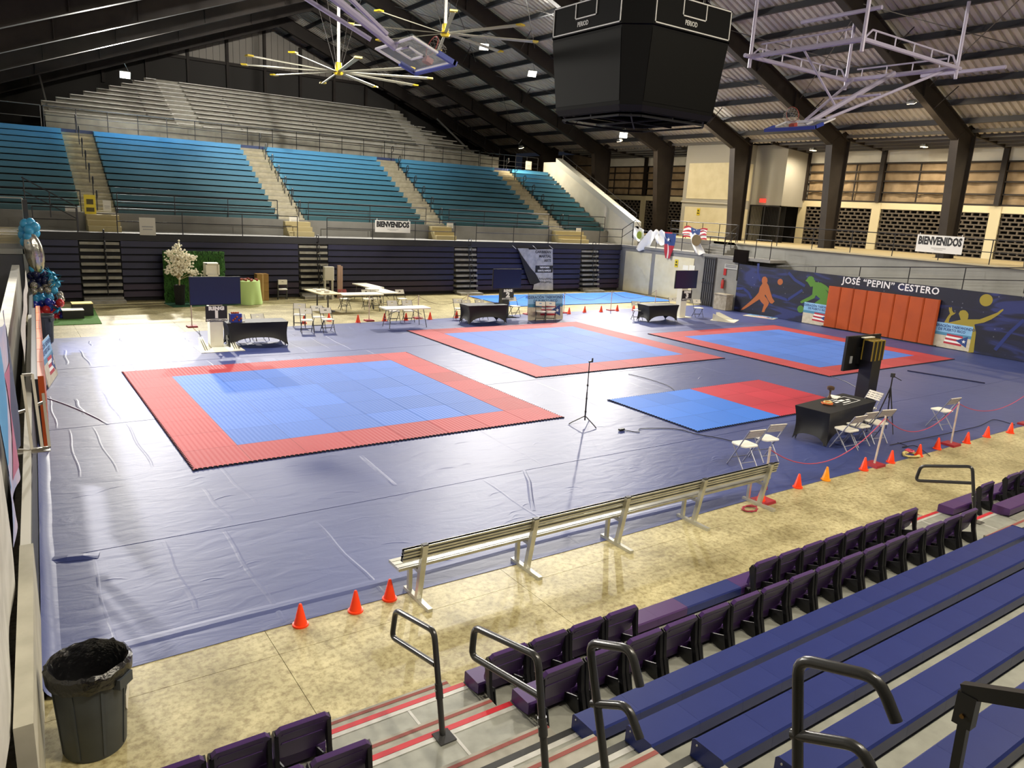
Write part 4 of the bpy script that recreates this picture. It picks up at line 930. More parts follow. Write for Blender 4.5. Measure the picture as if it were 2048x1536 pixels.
# --- folding chairs (front is local +y)
def make_fold(label, mf, mback, slots):
    t = thing('folding_chair', label, 'chair')
    part(t, 'seat', MB().rbx(-.195, .195, -.17, .21, .425, .45, .07), mat('chair_white', '#e9e6da', .45), True)
    A0, A1 = Vector((0, -.27, .80)), Vector((0, .21, 0)); B0, B1 = Vector((0, .14, .43)), Vector((0, -.20, 0))
    for s in (-1, 1):
        X = Vector((s*.205, 0, 0)); Y = Vector((s*.185, 0, 0))
        part(t, 'front_leg', MB().tube([A1+X, A0+X], .0125, 6), mf, True); part(t, 'rear_leg', MB().tube([B1+Y, B0+Y], .0125, 6), mf, True)
    d = (A0-A1).normalized(); n = Vector((0, d.z, -d.y))
    f = lambda u, v, w: A0 + d*v + Vector((u, 0, 0)) + n*w
    bk = MB()
    if slots:
        for v0, v1 in ((-.045, 0), (-.10, -.06), (-.15, -.115), (-.205, -.165)): bk.prism([(-.2, v0), (.2, v0), (.2, v1), (-.2, v1)], f, -.01, .01)
        for u in (-.12, 0, .12): bk.prism([(u-.015, -.2), (u+.015, -.2), (u+.015, 0), (u-.015, 0)], f, -.006, .006)
    else:
        for u0, u1, v0, v1 in ((-.2, .2, -.06, 0), (-.2, -.05, -.11, -.06), (.05, .2, -.11, -.06), (-.2, .2, -.2, -.11)): bk.prism([(u0, v0), (u1, v0), (u1, v1), (u0, v1)], f, -.012, .012)
    part(t, 'backrest', bk, mback)
    for a, b, k, x in ((A1, A0, .2, .205), (B1, B0, .25, .185)):
        q = a.lerp(b, k); part(t, 'crossbar', MB().tube([q+Vector((-x, 0, 0)), q+Vector((x, 0, 0))], .009, 6), mf)
    return t
M_silver = mat('chair_silver', '#a9a9b4', .35, .6); M_dkframe = mat('chair_dark_frame', '#4a4a4c', .45, .4)
cn = make_fold('x', M_silver, mat('chair_back_beige', '#e3ddd0', .5), True); cf = make_fold('x', M_dkframe, mat('chair_white'), False)
usedp = set()
def chair(proto, x, y, rz, label, group=None, z=TZ):
    o = proto if proto.name not in usedp else dup(proto); usedp.add(proto.name)
    o.location = (x, y, z); o.rotation_euler = (0, 0, math.radians(rz)); o['label'] = label
    if group: o['group'] = group
    elif 'group' in o: del o['group']
    return o
gN = 'white chairs behind the rope line'
chair(cn, 11.66, 8.62, -8, 'white folding chair nearest the end of the aluminium bench', gN)
chair(cn, 12.42, 8.70, -12, 'white folding chair second from the bench end beside a rope post', gN)
chair(cn, 14.66, 8.35, -4, 'white folding chair at the arched end of the black draped table', gN)
chair(cn, 15.22, 8.42, -6, 'white folding chair in the middle of three at the black draped table', gN)
chair(cn, 15.85, 8.38, -14, 'white folding chair of three nearest the black pillar, by a rope post', gN)
chair(cn, 18.60, 8.30, -6, 'lone white folding chair standing apart beside a rope post', gN)
chair(cn, 16.98, 9.3, 78, 'white folding chair tucked against the far end of the black draped table', gN)
gC = 'four white chairs left of ring two'
for px, py, rz, l in ((601, 654, 160, 'white folding chair at the outer left of a loose group of four'), (616, 666, 170, 'white folding chair in front of a loose group of four'), (639, 659, 175, 'white folding chair at the back of a loose group of four'), (657, 664, 178, 'white folding chair at the right of a loose group of four')):
    p = floorpt(px, py); chair(cf, p.x, p.y+.1, rz, l, gC)
for px, py, rz, l in ((793, 646, 175, 'white folding chair tucked under the single white table'), (822, 645, 170, 'white folding chair tucked under the single white table'), ):
    p = floorpt(px, py); chair(cf, p.x, p.y+.25, rz, l, 'chairs under the single white table')
p = G(803, 617); chair(cf, p.x, p.y, 180, 'white folding chair on concrete behind the single white table', None, 0)
for dx, l in ((.35, 'white folding chair behind the ring one table beside the blue gift'), (.95, 'white folding chair behind the middle of the ring one table'), ): chair(cf, 6.05+dx, 24.12, 185, l)
for px, py, rz, l in ((918, 638, 170, 'white folding chair at the left of the ring two table'), (1028, 632, 178, 'white folding chair right of the ring two sign')):
    p = floorpt(px, py); chair(cf, p.x, p.y, rz, l)
for px, py, l in ((1073, 641, 'white folding chair before the poster, nearer ring two'), (1093, 641, 'white folding chair before the poster, nearer the rope post')):
    p = floorpt(px, py); chair(cf, p.x, p.y-.25, 150, l)
for x, y, l in ((15.95, 25.95, 'white folding chair tucked behind the ring two table'), (16.6, 25.95, 'white folding chair tucked behind the ring two table')): chair(cf, x, y, 180, l, 'chairs behind the ring two table')
for px, py, l in ((1268, 640, 'white folding chair at the left of the ring three table'), (1342, 630, 'white folding chair behind the ring three table'), (1390, 634, 'white folding chair right of the ring three pillar')):
    p = floorpt(px, py); chair(cf, p.x+.15, p.y, 160, l)
# --- black stretch-covered tables
M_span = mat('spandex_black', '#1b1b1c', .55, sheen=.2)
def stretch_table(label, x, y, rz, L=1.83, D=.76, H=.74):
    t = thing('draped_table', label, 'table', (x, y, TZ), math.radians(rz))
    hl, hd = L/2, D/2; per = []
    for (x0, y0, x1, y1, n) in ((-hl, -hd, hl, -hd, 20), (hl, -hd, hl, hd, 10), (hl, hd, -hl, hd, 20), (-hl, hd, -hl, -hd, 10)):
        for k in range(n): u = k/n; per.append((x0+(x1-x0)*u, y0+(y1-y0)*u, u, n))
    N = len(per); rows = 9
    def fn(i, j):
        px, py, u, n = per[i % N]; v = j/rows
        arch = (.27 if n == 20 else .17)*max(0, 1-abs(2*u-1)**3.0)
        zb = arch; z = H-(H-zb)*v
        pinch = .11*math.sin(math.pi*min(1, v*.75))*math.sin(math.pi*u)**.5+.05*math.sin(math.pi*v)
        side = 1 if n == 20 else 0
        qx, qy = px, py
        if side: qy *= 1-pinch/hd*.55; qx *= 1-.10*math.sin(math.pi*v*.8)*abs(2*u-1)**4
        else: qx *= 1-pinch/hl*.8; qy *= 1-.14*math.sin(math.pi*v*.8)*abs(2*u-1)**4
        return (qx, qy, z)
    mb = MB(); mb.add([fn(i, j) for j in range(rows+1) for i in range(N)], [(j*N+i, j*N+(i+1) % N, (j+1)*N+(i+1) % N, (j+1)*N+i) for j in range(rows) for i in range(N)])
    part(t, 'stretch_cover', mb, M_span, True)
    part(t, 'table_top', MB().rbx(-hl, hl, -hd, hd, H-.004, H+.006, .04), M_span)
    for sx in (-1, 1):
        for sy in (-1, 1): part(t, 'leg', MB().tube([(sx*(hl-.22), sy*(hd-.16), H-.05), (sx*(hl-.08), sy*(hd-.07), .0)], .016, 6), M_dkframe)
    return t
t1 = stretch_table('black draped table beside the ring one screen with a blue gift on it', 6.65, 23.42, -3)
stretch_table('black draped table beside the ring two sign', 16.25, 25.27, -2)
stretch_table('black draped table beside the ring three pillar', 24.45, 23.62, -2)
t4 = stretch_table('black draped table with printed top beside the small red and blue mat', 15.4, 9.12, 6, L=2.2, D=.8)
# --- white plastic folding tables
M_ptab = mat('table_white', '#e6e3d2', .5); M_leg = mat('table_leg_grey', '#56575a', .45, .4)
def white_table(label, x, y, rz, z=0, L=1.83, D=.74, H=.74):
    t = thing('folding_table', label, 'table', (x, y, z), math.radians(rz), None)
    part(t, 'table_top', MB().rbx(-L/2, L/2, -D/2, D/2, H-.045, H, .05), M_ptab)
    for s in (-1, 1):
        for q in (-1, 1): part(t, 'leg', MB().tube([(s*(L/2-.28), q*(D/2-.12), H-.05), (s*(L/2-.2), q*(D/2-.1), .3), (s*(L/2-.16), q*(D/2-.05), 0)], .014, 6), M_leg)
        part(t, 'leg_bar', MB().tube([(s*(L/2-.2), -(D/2-.1), .3), (s*(L/2-.2), D/2-.1, .3)], .012, 6), M_leg)
        part(t, 'leg_brace', MB().tube([(s*(L/2-.22), 0, .45), (s*.15, 0, H-.05)], .01, 6), M_leg)
    return t
p = floorpt(806, 655); white_table('single white folding table between the chair group and ring two', 12.7, 25.2, -2, TZ)
white_table('white folding table laid end on toward the court among the long tables', 14.1, 30.3, 92)
white_table('white folding table forming the far leg of the table group', 14.4, 33.2, 95) if False else None
white_table('white folding table along the front of the table group', 12.72, 29.4, -1)
white_table('white folding table of the slanting run at the back of the table group', 14.3, 32.2, 93)
tb = thing('beige_table', 'cluttered beige table with round steel feet at the table group', 'table', (11.35, 30.15, 0), 1.62)
part(tb, 'table_top', MB().rbx(-.9, .9, -.45, .45, .72, .76, .05), mat('table_beige', '#c9bd98', .6))
for s in (-1, 1):
    part(tb, 'leg', MB().cyl((s*.55, 0, .02), (s*.55, 0, .72), .035, None, 8), M_leg); part(tb, 'round_foot', MB().lathe([(0, 0), (.3, 0), (.3, .02), (.05, .05)], (s*.55, 0, 0), 16), M_leg)
for k, (dx, dy) in enumerate(((-.1, .6), (.15, .3), (-.2, -.1), (.0, -.5))): single('table_clutter', MB().bx(11.35+dx-.09, 11.35+dx+.09, 30.15+dy-.06, 30.15+dy+.06, .76, .80+.02*k), mat('paper_white'), 'small pale packet lying on the beige table', 'packet', 'packets on the beige table')
single('standing_board', MB().bx(13.3, 13.45, 33.35, 33.45, 0, 1.55).bx(13.45, 13.53, 33.33, 33.47, 0, 1.5), mat('board_pink', '#b89a88', .6), 'narrow pinkish upright board behind the white tables', 'board')
wx = AY(647, 560, 33.15).x; single('white_box', MB().rbx(wx, wx+.46, 33.0, 33.25, .93, 1.5, .04).bx(wx-.02, wx+.48, 33.05, 33.2, .88, .93).bx(wx+.02, wx+.08, 33.05, 33.2, 0, .88).bx(wx+.38, wx+.44, 33.05, 33.2, 0, .88), mat('box_white', '#d8d4c4', .6), 'white box on a thin stand before the second stair of the lower bleacher', 'box')
for px, py, l in ((735, 618, 'white folding chair under the long white tables beside the red chair'), (752, 617, 'white folding chair under the long white tables near the right end')): p = G(px, py); chair(cf, p.x, p.y, 175, l, None, 0)
rc = dup(cf, (12.3, 30.1, 0), math.radians(185), 'red backed folding chair under the white table group'); 
for o in rc.children:
    if o.name.startswith('backrest'): o.data = o.data.copy(); o.data.materials.clear(); o.data.materials.append(mat('chair_red', '#8c2f28', .5))
# --- screens on stands
def tv(t, cx, z0, w=1.45, h=.83, y=0., face=-1):
    sc = part(t, 'screen_panel', MB().bx(cx-w/2, cx+w/2, y-.03, y+.03, z0, z0+h), M_bezel)
    part(sc, 'screen_glass', MB().bx(cx-w/2+.012, cx+w/2-.012, y+face*.034-.003, y+face*.034+.003, z0+.02, z0+h-.012), mat('screen_navy', '#20284a', .18, spec=.55))
    return sc
M_standw = mat('stand_white', '#e2dfcf', .5)
def base_plate(t, ox=0, oy=0):
    bp = part(t, 'base_plate', MB().bx(ox-.62, ox+.62, oy-.75, oy+.35, .0, .015), M_standw)
    for s in (-1, 1):
        for k in range(3): part(bp, 'gusset', MB().prism([(oy-.55, .015), (oy+.30-.05*k, .015), (oy+.30-.05*k, .30)], lambda u, v, w: (ox+s*(.36+.06*k)+w, u, v), -.008, .008), M_standw)
    return bp
def sign(t, txt, cx, y, z0, w=.62, h=.47):
    s_ = part(t, 'ring_sign', MB().bx(cx-w/2, cx+w/2, y-.01, y+.01, z0, z0+h), M_black)
    ms_ = mat('sign_white', '#f2f1ea', .6)
    put_text(s_, 'RING', h*.30, ms_, basis((1, 0, 0), (0, 0, 1), (cx, y-.014, z0+h*.83)), bold=.012, ext=.002, fit=w*.72, spacing=1.12)
    put_text(s_, txt, h*.60, ms_, basis((1, 0, 0), (0, 0, 1), (cx, y-.014, z0+h*.44)), bold=.02, ext=.002, sx=1.25)
    part(s_, 'title_strip', MB().bx(cx-w/2+.02, cx+w/2-.02, y-.014, y-.01, z0+.02, z0+h*.17), ms_)
    put_text(s_, 'CARIBBEAN OPEN', h*.12, mat('banner_ink'), basis((1, 0, 0), (0, 0, 1), (cx, y-.0165, z0+h*.095)), ext=.001, fit=w*.86, bold=.002)
t = thing('ring_screen', 'large screen on a white pillar stand with the ring one sign', 'screen', (5.45, 23.25, TZ))
base_plate(t); part(t, 'pillar', MB().bx(-.19, .19, .0, .3, .015, 1.35), M_standw); part(t, 'pillar_slot', MB().bx(.19, .195, .05, .25, .1, 1.2), mat('slot_grey', '#8c8f8a', .6)); tv(t, 0, 1.30); part(t, 'bracket', MB().bx(-.2, .2, .03, .1, 1.3, 1.8), M_bezel); sign(t, '1', 0, -.045, .80)
t = thing('ring_screen', 'large screen on a black pillar stand with the ring two sign', 'screen', (18.05, 26.35, TZ))
part(t, 'pillar', MB().bx(-.17, .17, .0, .3, .0, 1.3), M_bezel); tv(t, 0, 1.22); part(t, 'bracket', MB().bx(-.2, .2, .03, .1, 1.22, 1.7), M_bezel); sign(t, '2', .05, -.045, .74); part(t, 'base_plate', MB().bx(-.4, .4, -.3, .35, 0, .015), M_bezel)
t = thing('ring_screen', 'large screen on a white pillar stand with the ring three sign', 'screen', (26.65, 24.15, TZ))
part(t, 'pillar', MB().bx(-.19, .19, .0, .3, .0, 1.4), M_standw); sc = tv(t, 0, 1.36); part(t, 'bracket', MB().bx(-.2, .2, .03, .1, 1.36, 1.8), M_bezel); sign(t, '3', .12, -.045, .80); part(t, 'base_plate', MB().bx(-.45, .45, -.2, .4, 0, .015), M_standw)
t = thing('loose_plate', 'loose white base plate with upright gussets on the tarp by ring three', 'base', (28.0, 23.0, TZ), .5); base_plate(t)
# near screen seen from behind
P4 = Vector((17.85, 9.86, TZ)); t = thing('ring_screen', 'large screen on a black pillar seen from behind beside the draped table', 'screen', P4, 0)
part(t, 'pillar', MB().bx(-.2, .2, -.16, .16, 0, 1.42), M_bezel); tv(t, -.05, 1.14, 1.48, .86, .25, 1); part(t, 'bracket', MB().bx(-.3, .2, .16, .22, 1.3, 1.7), M_bezel)
part(t, 'cable_port', MB().bx(-.58, -.48, .205, .22, 1.32, 1.5), mat('port_grey', '#8a8c8e', .5)); part(t, 'shelf_lip', MB().bx(-.25, .2, .1, .2, 1.95, 1.97), M_standw); part(t, 'base_plate', MB().bx(-.5, .5, -.4, .4, 0, .015), M_bezel)
M_gold = mat('gold_trim', '#b59a3f', .35, .6)
for k, (dx, l) in enumerate(((-.2, 'tall black box with gold edges on the pillar, nearest the screen'), (-.03, 'tall black box with gold edges on the pillar, middle one'), (.14, 'tall black box with gold edges on the pillar, outer one'))):
    b = thing('gift_box', l, 'box', P4+Vector((dx+.02, -.02, 1.432-TZ)), 0, 'black and gold boxes')
    part(b, 'box_body', MB().bx(-.075, .075, -.13, .13, .0, .5), M_bezel)
    for sx in (-1, 1):
        for sy in (-1, 1): part(b, 'gold_edge', MB().bx(sx*.075-.012, sx*.075+.012, sy*.13-.012, sy*.13+.012, 0, .5), M_gold)
    for sy in (-1, 1): part(b, 'gold_edge', MB().bx(-.075, .075, sy*.13-.012, sy*.13+.012, .485, .51), M_gold)
    for sx in (-1, 1): part(b, 'gold_edge', MB().bx(sx*.075-.012, sx*.075+.012, -.13, .13, .485, .51), M_gold)
# things on the near table
def on4(u, v): a = math.radians(6); return Vector((15.4+u*math.cos(a)-v*math.sin(a), 9.12+u*math.sin(a)+v*math.cos(a), TZ+.748))
q = on4(-.35, .05)
def coil(c, r, n, turns, rnd_, dz=.012): return [Vector(c)+Vector((r*(1+.25*rnd_.uniform(-1, 1))*math.cos(k*2*math.pi/n), .7*r*(1+.25*rnd_.uniform(-1, 1))*math.sin(k*2*math.pi/n), dz+.03*rnd_.random())) for k in range(int(n*turns))]
rr = random.Random(11)
single('rope_coil', MB().tube(coil(q, .13, 9, 5, rr), .012, 5), mat('rope_orange', '#c96a36', .7), 'tangled orange and yellow rope heap on the printed black table', 'rope', None, True)
single('rope_coil', MB().tube(coil(q+Vector((.05, .02, .015)), .10, 8, 4, rr), .011, 5), mat('rope_yellow', '#cdbb7a', .7), 'pale yellow rope strand on the orange rope heap', 'rope', None, True)
pr_ = part(t4, 'table_print', MB().bx(-.05, .78, -.18, -.165, .747, .75).bx(-.05, .78, .20, .215, .747, .75).bx(.765, .78, -.18, .215, .747, .75), M_fwhite)
for u, v, w_, h_ in ((.05, .02, .16, .05), (.3, .05, .2, .09), (.55, .02, .14, .05), (.3, -.08, .34, .04), (.15, .12, .2, .03)): part(pr_, 'print_mark', MB().bx(u-w_/2, u+w_/2, v-h_/2, v+h_/2, .747, .75), M_fwhite)
q = on4(.45, .30); single('booklet', MB().obx(q+Vector((0, 0, .012)), (.3, .22, .02), Matrix.Rotation(.3, 3, 'Z')), mat('paper_white'), 'white booklet on the black table below the brown trophy cup', 'booklet')
q = on4(.30, .33); single('trophy_cup', MB().lathe([(.0, 0), (.05, .0), (.05, .02), (.02, .06), (.02, .16), (.045, .19), (.08, .2), (.085, .26), (.05, .28), (0, .285)], q, 14), mat('trophy_brown', '#5a4636', .35, .3), 'small dark brown cup shaped trophy on the black table', 'trophy', None, True)
# blue gift on the ring one table
q = Vector((6.02, 23.3, TZ+.747)); g_ = thing('gift_basket', 'royal blue gift basket with orange pattern on the ring one table', 'gift', q)
part(g_, 'basket', MB().bx(-.17, .17, -.1, .1, 0, .26), mat('gift_blue', '#2a3a9c', .4)); 
for k in range(9): part(g_, 'wrapped_sweet', MB().ball((-.1+.06*(k % 5), -.105 if k < 5 else 0, .07+.05*(k % 3) if k < 5 else .28), .035, 8, 5), mat('sweet_orange', '#b5552f', .5), True)
single('small_device', MB().obx((6.22, 23.25, TZ+.765), (.12, .05, .03)), mat('paper_white'), 'small white gadget on the ring one table beside the gift', 'gadget')
# --- microphone stand and tripod
p = floorpt(1169, 849); t = thing('microphone_stand', 'slim black telescopic stand with a clamp on the open tarp', 'stand', p)
part(t, 'pole', MB().tube([(0, 0, .1), (0, 0, .75)], .016, 8).tube([(0, 0, .75), (.0, .0, 1.42)], .011, 8), M_black, True)
for k in range(4): part(t, 'collar', MB().cyl((0, 0, .28+.3*k), (0, 0, .32+.3*k), .022, None, 8), M_black)
for k in range(3): a = k*2.1+.6; part(t, 'leg', MB().tube([(0, 0, .2), (.3*math.cos(a), .3*math.sin(a), .05), (.36*math.cos(a), .36*math.sin(a), .01)], .011, 6), M_black)
part(t, 'clamp', MB().obx((.03, 0, 1.43), (.1, .03, .03)).obx((.08, 0, 1.46), (.03, .02, .09)), M_black)
p = G(1766, 862, TZ); t = thing('camera_tripod', 'black camera tripod behind the white chairs by the pillar', 'tripod', p)
for k in range(3): a = k*2.1+.3; part(t, 'leg', MB().tube([(0, 0, 1.05), (.28*math.cos(a), .28*math.sin(a), 0)], [.016, .010], 6), M_black)
part(t, 'centre_column', MB().cyl((0, 0, .8), (0, 0, 1.3), .015, None, 8), M_black); part(t, 'head', MB().obx((0, 0, 1.34), (.07, .07, .09)).tube([(0, 0, 1.33), (.22, -.1, 1.22)], .01, 6), M_black)
# --- cones
def cone_mesh(col):
    m = mat('cone_'+col[0], col[1], .4, emit=(col[1], .12)) if False else mat('cone_'+col[0], col[1], .4)
    mb = MB().lathe([(.0, .262), (.012, .262), (.018, .255), (.072, .025), (.09, .02), (.09, 0), (0, 0)], n=16); me = mb.mesh('traffic_cone', True); me.materials.append(m); return me
CO, CY = cone_mesh(('orange', '#ff4312')), cone_mesh(('yellow_orange', '#ff9d12'))
def cone(px, py, label, group, me=CO, z=0, k=1.): 
    p = G(px, py, z); o = part(None, 'traffic_cone', me, None); o.location = (p.x, p.y, z); o.scale = (k, k, k); tag(o, label, 'cone', group)
for k, (px, py) in enumerate(((601, 1250), (711, 1222), (779, 1198))): cone(px, py, '%s orange cone from the large bin toward the aluminium bench' % ORD[k], 'cones left of the bench')
cone(1521, 1006, 'orange cone right behind the end of the aluminium bench', None, CO, 0, 1.1)
cone(1651, 960, 'yellow orange cone standing among the red orange ones', None, CY)
for k, (px, py) in enumerate(((1595, 975), (1727, 940), (1781, 925), (1837, 912), (1874, 898), (1933, 886), (1973, 874), (2020, 866))): cone(px, py, '%s red orange cone along the tarp edge beyond the bench end' % ORD[k], 'cones right of the bench')
for k, (px, py) in enumerate(((608, 647), (658, 642), (716, 645), (769, 642), (812, 641), (860, 639), (913, 636), (1138, 628), (1169, 625), (1202, 624), (1234, 622), (1267, 621))): cone(px, py, '%s small orange cone along the far tarp edge from ring one' % ORD[k], 'cones of the far line', CO, 0, 1.15)
p = G(1061, 634); o = part(None, 'traffic_cone', CO, None); o.location = (p.x, p.y, .09); o.rotation_euler = (1.45, 0, .6); o.scale = (1.15,)*3; tag(o, 'orange cone toppled on its side before the poster', 'cone')
# --- rope posts
M_pole = mat('pole_white', '#d6cdc0', .5, noise=(6, '#c7a9a0')); M_rbase = mat('base_red', '#9c2430', .5)
def post(px, py, top, label, group, m=M_pole, lean=(0, 0)):
    p = G(px, py, 0); t = thing('rope_post', label, 'post', p, 0, group)
    part(t, 'base', MB().prism([(-.17, -.15), (.17, -.15), (.17, .15), (-.17, .15)], lambda u, v, w: (u*(1-.35*w/.05*.2), v*(1-.2*w/.05*.2), w), 0, .05), M_rbase)
    part(t, 'pole', MB().cyl((0, 0, .05), (lean[0], lean[1], top), .02, None, 8), m, True)
    return p+Vector((lean[0], lean[1], top-.04))
gP = 'rope posts along the near tarp edge'
R0 = post(1525, 1004, .98, 'white rope post wrapped in red rope behind the bench end', gP); R1 = post(1748, 931, 1.02, 'white rope post beside three white folding chairs', gP, lean=(.12, .0)); R2 = post(1901, 890, 1.0, 'white rope post beside the lone white folding chair', gP); R3 = post(2052, 850, 1.0, 'white rope post at the far end of the near rope', gP)
gQ = 'rope posts along the far concrete strip'
FP = [post(a, b, .95, l, gQ) for a, b, l in ((384, 654, 'thin rope post left of the ring one screen'), (738, 642, 'thin rope post between the chair group and the single table'), (836, 637, 'thin rope post behind the single white table'), (934, 634, 'thin rope post behind the ring two table'), (1055, 629, 'thin rope post left of the far poster'), (1127, 626, 'thin rope post right of the far poster'), (1221, 621, 'thin rope post before the practice mat'), (1309, 617, 'thin rope post behind the ring three table'))]
M_rope = mat('rope_pink', '#b5405a', .7)
for a, b, d, l in ((R0, R1, .55, 'between the bench end and the three chairs'), (R1, R2, .45, 'between the three chairs and the lone chair'), (R2, R3, .35, 'beyond the lone chair')):
    single('barrier_rope', MB().tube(sag(a, b, d, 20), .009, 5), M_rope, 'sagging pink rope ' + l, 'rope', None, True)
M_rope2 = mat('rope_dull', '#8a7a60', .8)
for a, b in zip(FP[1:], FP[2:]): single('barrier_rope', MB().tube(sag(a, b, .35, 14), .008, 4), M_rope2, 'thin sagging rope between posts of the far concrete strip', 'rope', 'far ropes', True)
rr = random.Random(5)
p = G(1500, 1020); single('rope_coil', MB().tube(coil(p, .14, 9, 4, rr, .01), .008, 5), mat('rope_red', '#9c2c3c', .7), 'small red rope tangle on the concrete under the bench end', 'rope', None, True)
p = G(1528, 985); single('rope_coil', MB().tube([p+Vector((.05*math.cos(k*1.9), .05*math.sin(k*1.9), .012+.03*(k % 7))) for k in range(21)], .009, 5), mat('rope_red'), 'red rope wound round the post behind the bench', 'rope', None, True)
p = G(1822, 912); single('rope_coil', MB().tube(coil(p, .2, 9, 4, rr, .02), .016, 5), mat('rope_yellow'), 'yellow rope bundle on the tarp edge beside the cones', 'rope', None, True)
p = G(1818, 906); single('rope_coil', MB().tube(coil(p, .1, 7, 2, rr, .04), .015, 5), mat('rope_hotpink', '#e0506a', .6), 'short pink rope loop on the yellow rope bundle', 'rope', None, True)
M_cable = mat('cable_black', '#17171a', .5)
def cable(pts, label, r=.008):
    P = [G(a, b, TZ+.012) for a, b in pts]; Q = rounded(P, .3, 3); single('floor_cable', MB().tube(Q, r, 5), M_cable, label, 'cable', None, True)
cable([(1240, 858), (1260, 862), (1280, 865), (1275, 857), (1320, 856), (1360, 858), (1390, 868), (1440, 876), (1475, 885), (1500, 876), (1530, 880)], 'black cable trailing round the near corner of the red and blue mat')
cable([(1257, 748), (1295, 757), (1340, 772), (1350, 782)], 'thin black cable between the ring two mat and the half red mat')
cable([(1663, 753), (1690, 762), (1715, 776)], 'thin black cable from the ring three mat to the black pillar')
cable([(1795, 885), (1820, 893), (1800, 895), (1830, 890), (1845, 900), (1860, 912)], 'black cable coil on the tarp near the yellow rope')
cable([(1780, 890), (1880, 870), (1960, 852), (1988, 837), (2030, 850)], 'dark cable lying behind the lone white chair')
single('cable_plug', MB().obx(G(1243, 859, TZ+.03), (.14, .06, .04)), M_cable, 'black power strip at the end of the trailing cable', 'power strip')
cable([(398, 660), (402, 680), (406, 690)], 'black cable running down beside the ring one pillar')
# welting bars lying on the tarp
single('floor_bar', MB().beam(G(1815, 741, TZ+.02), G(1970, 766, TZ+.02), .05, .03), mat('bar_navy', '#23264a', .5), 'long dark bar lying on the tarp right of the ring three mat', 'bar')
# ================================================================== FAR LEFT: backdrop, balloons, bins
YB = 33.3
M_grass = mat('hedge_green', '#2f5a24', .9, noise=(14, '#47772f', 6), bump=(30, .8))
t = thing('hedge_backdrop', 'artificial green hedge backdrop before the navy bleacher front', 'backdrop', (7.6, YB, 0))
a, b = AY(330, 600, YB), AY(448, 502, YB)
part(t, 'frame', MB().bx(a.x, b.x, YB-.02, YB+.06, .05, b.z-.02), mat('hedge_core', '#1f3d18', .9), world=True)
rr = random.Random(2); mb = MB()
for k in range(2600):
    x, z = rr.uniform(a.x, b.x), rr.uniform(.05, b.z); L, w = rr.uniform(.08, .2), rr.uniform(.012, .03); dx = rr.uniform(-.05, .05); dy = rr.uniform(.03, .1)
    mb.add([(x-w, YB-.02, z), (x+w, YB-.02, z), (x+dx, YB-.03-dy, z-L)], [(0, 1, 2)])
part(t, 'leaves', mb, M_grass, world=True, kind='stuff')
single('green_carpet', MB().prism([(G(q[0], q[1]).x, G(q[0], q[1]).y) for q in ((328, 607), (347, 615), (500, 609), (470, 600), (335, 600))], lambda u, v, w: (u, v, w), 0.0, .012), mat('carpet_green', '#2d6148', .95), 'dark green carpet under the hedge backdrop', 'carpet')
# blossom tree in a black planter
p = Vector((AY(360, 600, 32.6).x, 32.6, .012)); t = thing('blossom_tree', 'artificial white blossom tree in a tall black planter', 'tree', p)
part(t, 'planter', MB().lathe([(.0, 0), (.18, 0), (.22, .8), (.2, .8), (.17, .72), (0, .7)], n=4), M_black)
tr = MB().tube([(0, 0, .7), (.02, 0, 1.1), (-.02, 0, 1.5), (.02, 0, 2.0), (0, 0, 2.4)], [.035, .03, .025, .02, .01], 7); ends = []
bl = MB()
def px2(px, py): q = AY(px, py, 32.6)-p; return q
clusters = [(357, 490), (355, 500), (347, 503), (336, 506), (343, 509), (352, 512), (372, 512), (380, 514), (387, 516), (366, 514), (340, 521), (350, 524), (356, 527), (371, 526), (376, 531), (341, 531), (345, 536), (354, 537), (360, 540), (336, 541), (346, 542), (357, 547), (372, 540), (382, 545), (386, 549), (366, 534), (350, 517), (360, 504), (364, 521)]
for cx, cy in clusters:
    q = px2(cx, cy); ends.append(q); tr.tube([(0, 0, max(1.0, q.z-.5)), q*.6+Vector((0, 0, q.z*.38-.05)), q], .01, 5)
    for k in range(16):
        o = Vector((rr.gauss(0, .075), rr.gauss(0, .1), rr.gauss(0, .07))); bl.ball(q+o, rr.uniform(.028, .05), 6, 4)
part(t, 'trunk', tr, mat('bark_pale', '#b3a27c', .8)); part(t, 'blossoms', bl, mat('blossom_white', '#ece6cf', .8), kind='stuff')
for px, py in ((396, 545), (408, 547)):
    q = Vector((AY(px, 600, 32.9).x, 32.9, 0)); z = AY(px, py, 32.9).z; t2 = thing('flower_stem', 'short white flower arrangement beside the blossom tree', 'flowers', q, 0, 'white flower stems')
    part(t2, 'stem', MB().cyl((0, 0, 0), (0, 0, z), .012, None, 5), mat('stem_green', '#4c5a2c', .8)); mb = MB()
    for k in range(14): mb.ball((rr.gauss(0, .05), rr.gauss(0, .05), z+rr.gauss(0, .1)), .035, 6, 4)
    part(t2, 'blooms', mb, mat('blossom_white'))
x0, x1 = AY(411, 540, 32.3).x, AY(438, 540, 32.3).x
t = thing('white_display_box', 'white open display box on a plinth before the hedge backdrop', 'box', ((x0+x1)/2, 32.3, 0)); w = x1-x0
part(t, 'plinth', MB().bx(-w/2, w/2, 0, .4, .01, 1.2), M_standw); part(t, 'rim', MB().bx(-w/2, -w/2+.05, -.1, .0, 1.2, 1.72).bx(w/2-.05, w/2, -.1, 0, 1.2, 1.72).bx(-w/2, w/2, -.1, 0, 1.67, 1.72).bx(-w/2, w/2, -.1, 0, 1.2, 1.25), M_standw); part(t, 'back_panel', MB().bx(-w/2, w/2, 0, .4, 1.2, 1.72), M_standw)
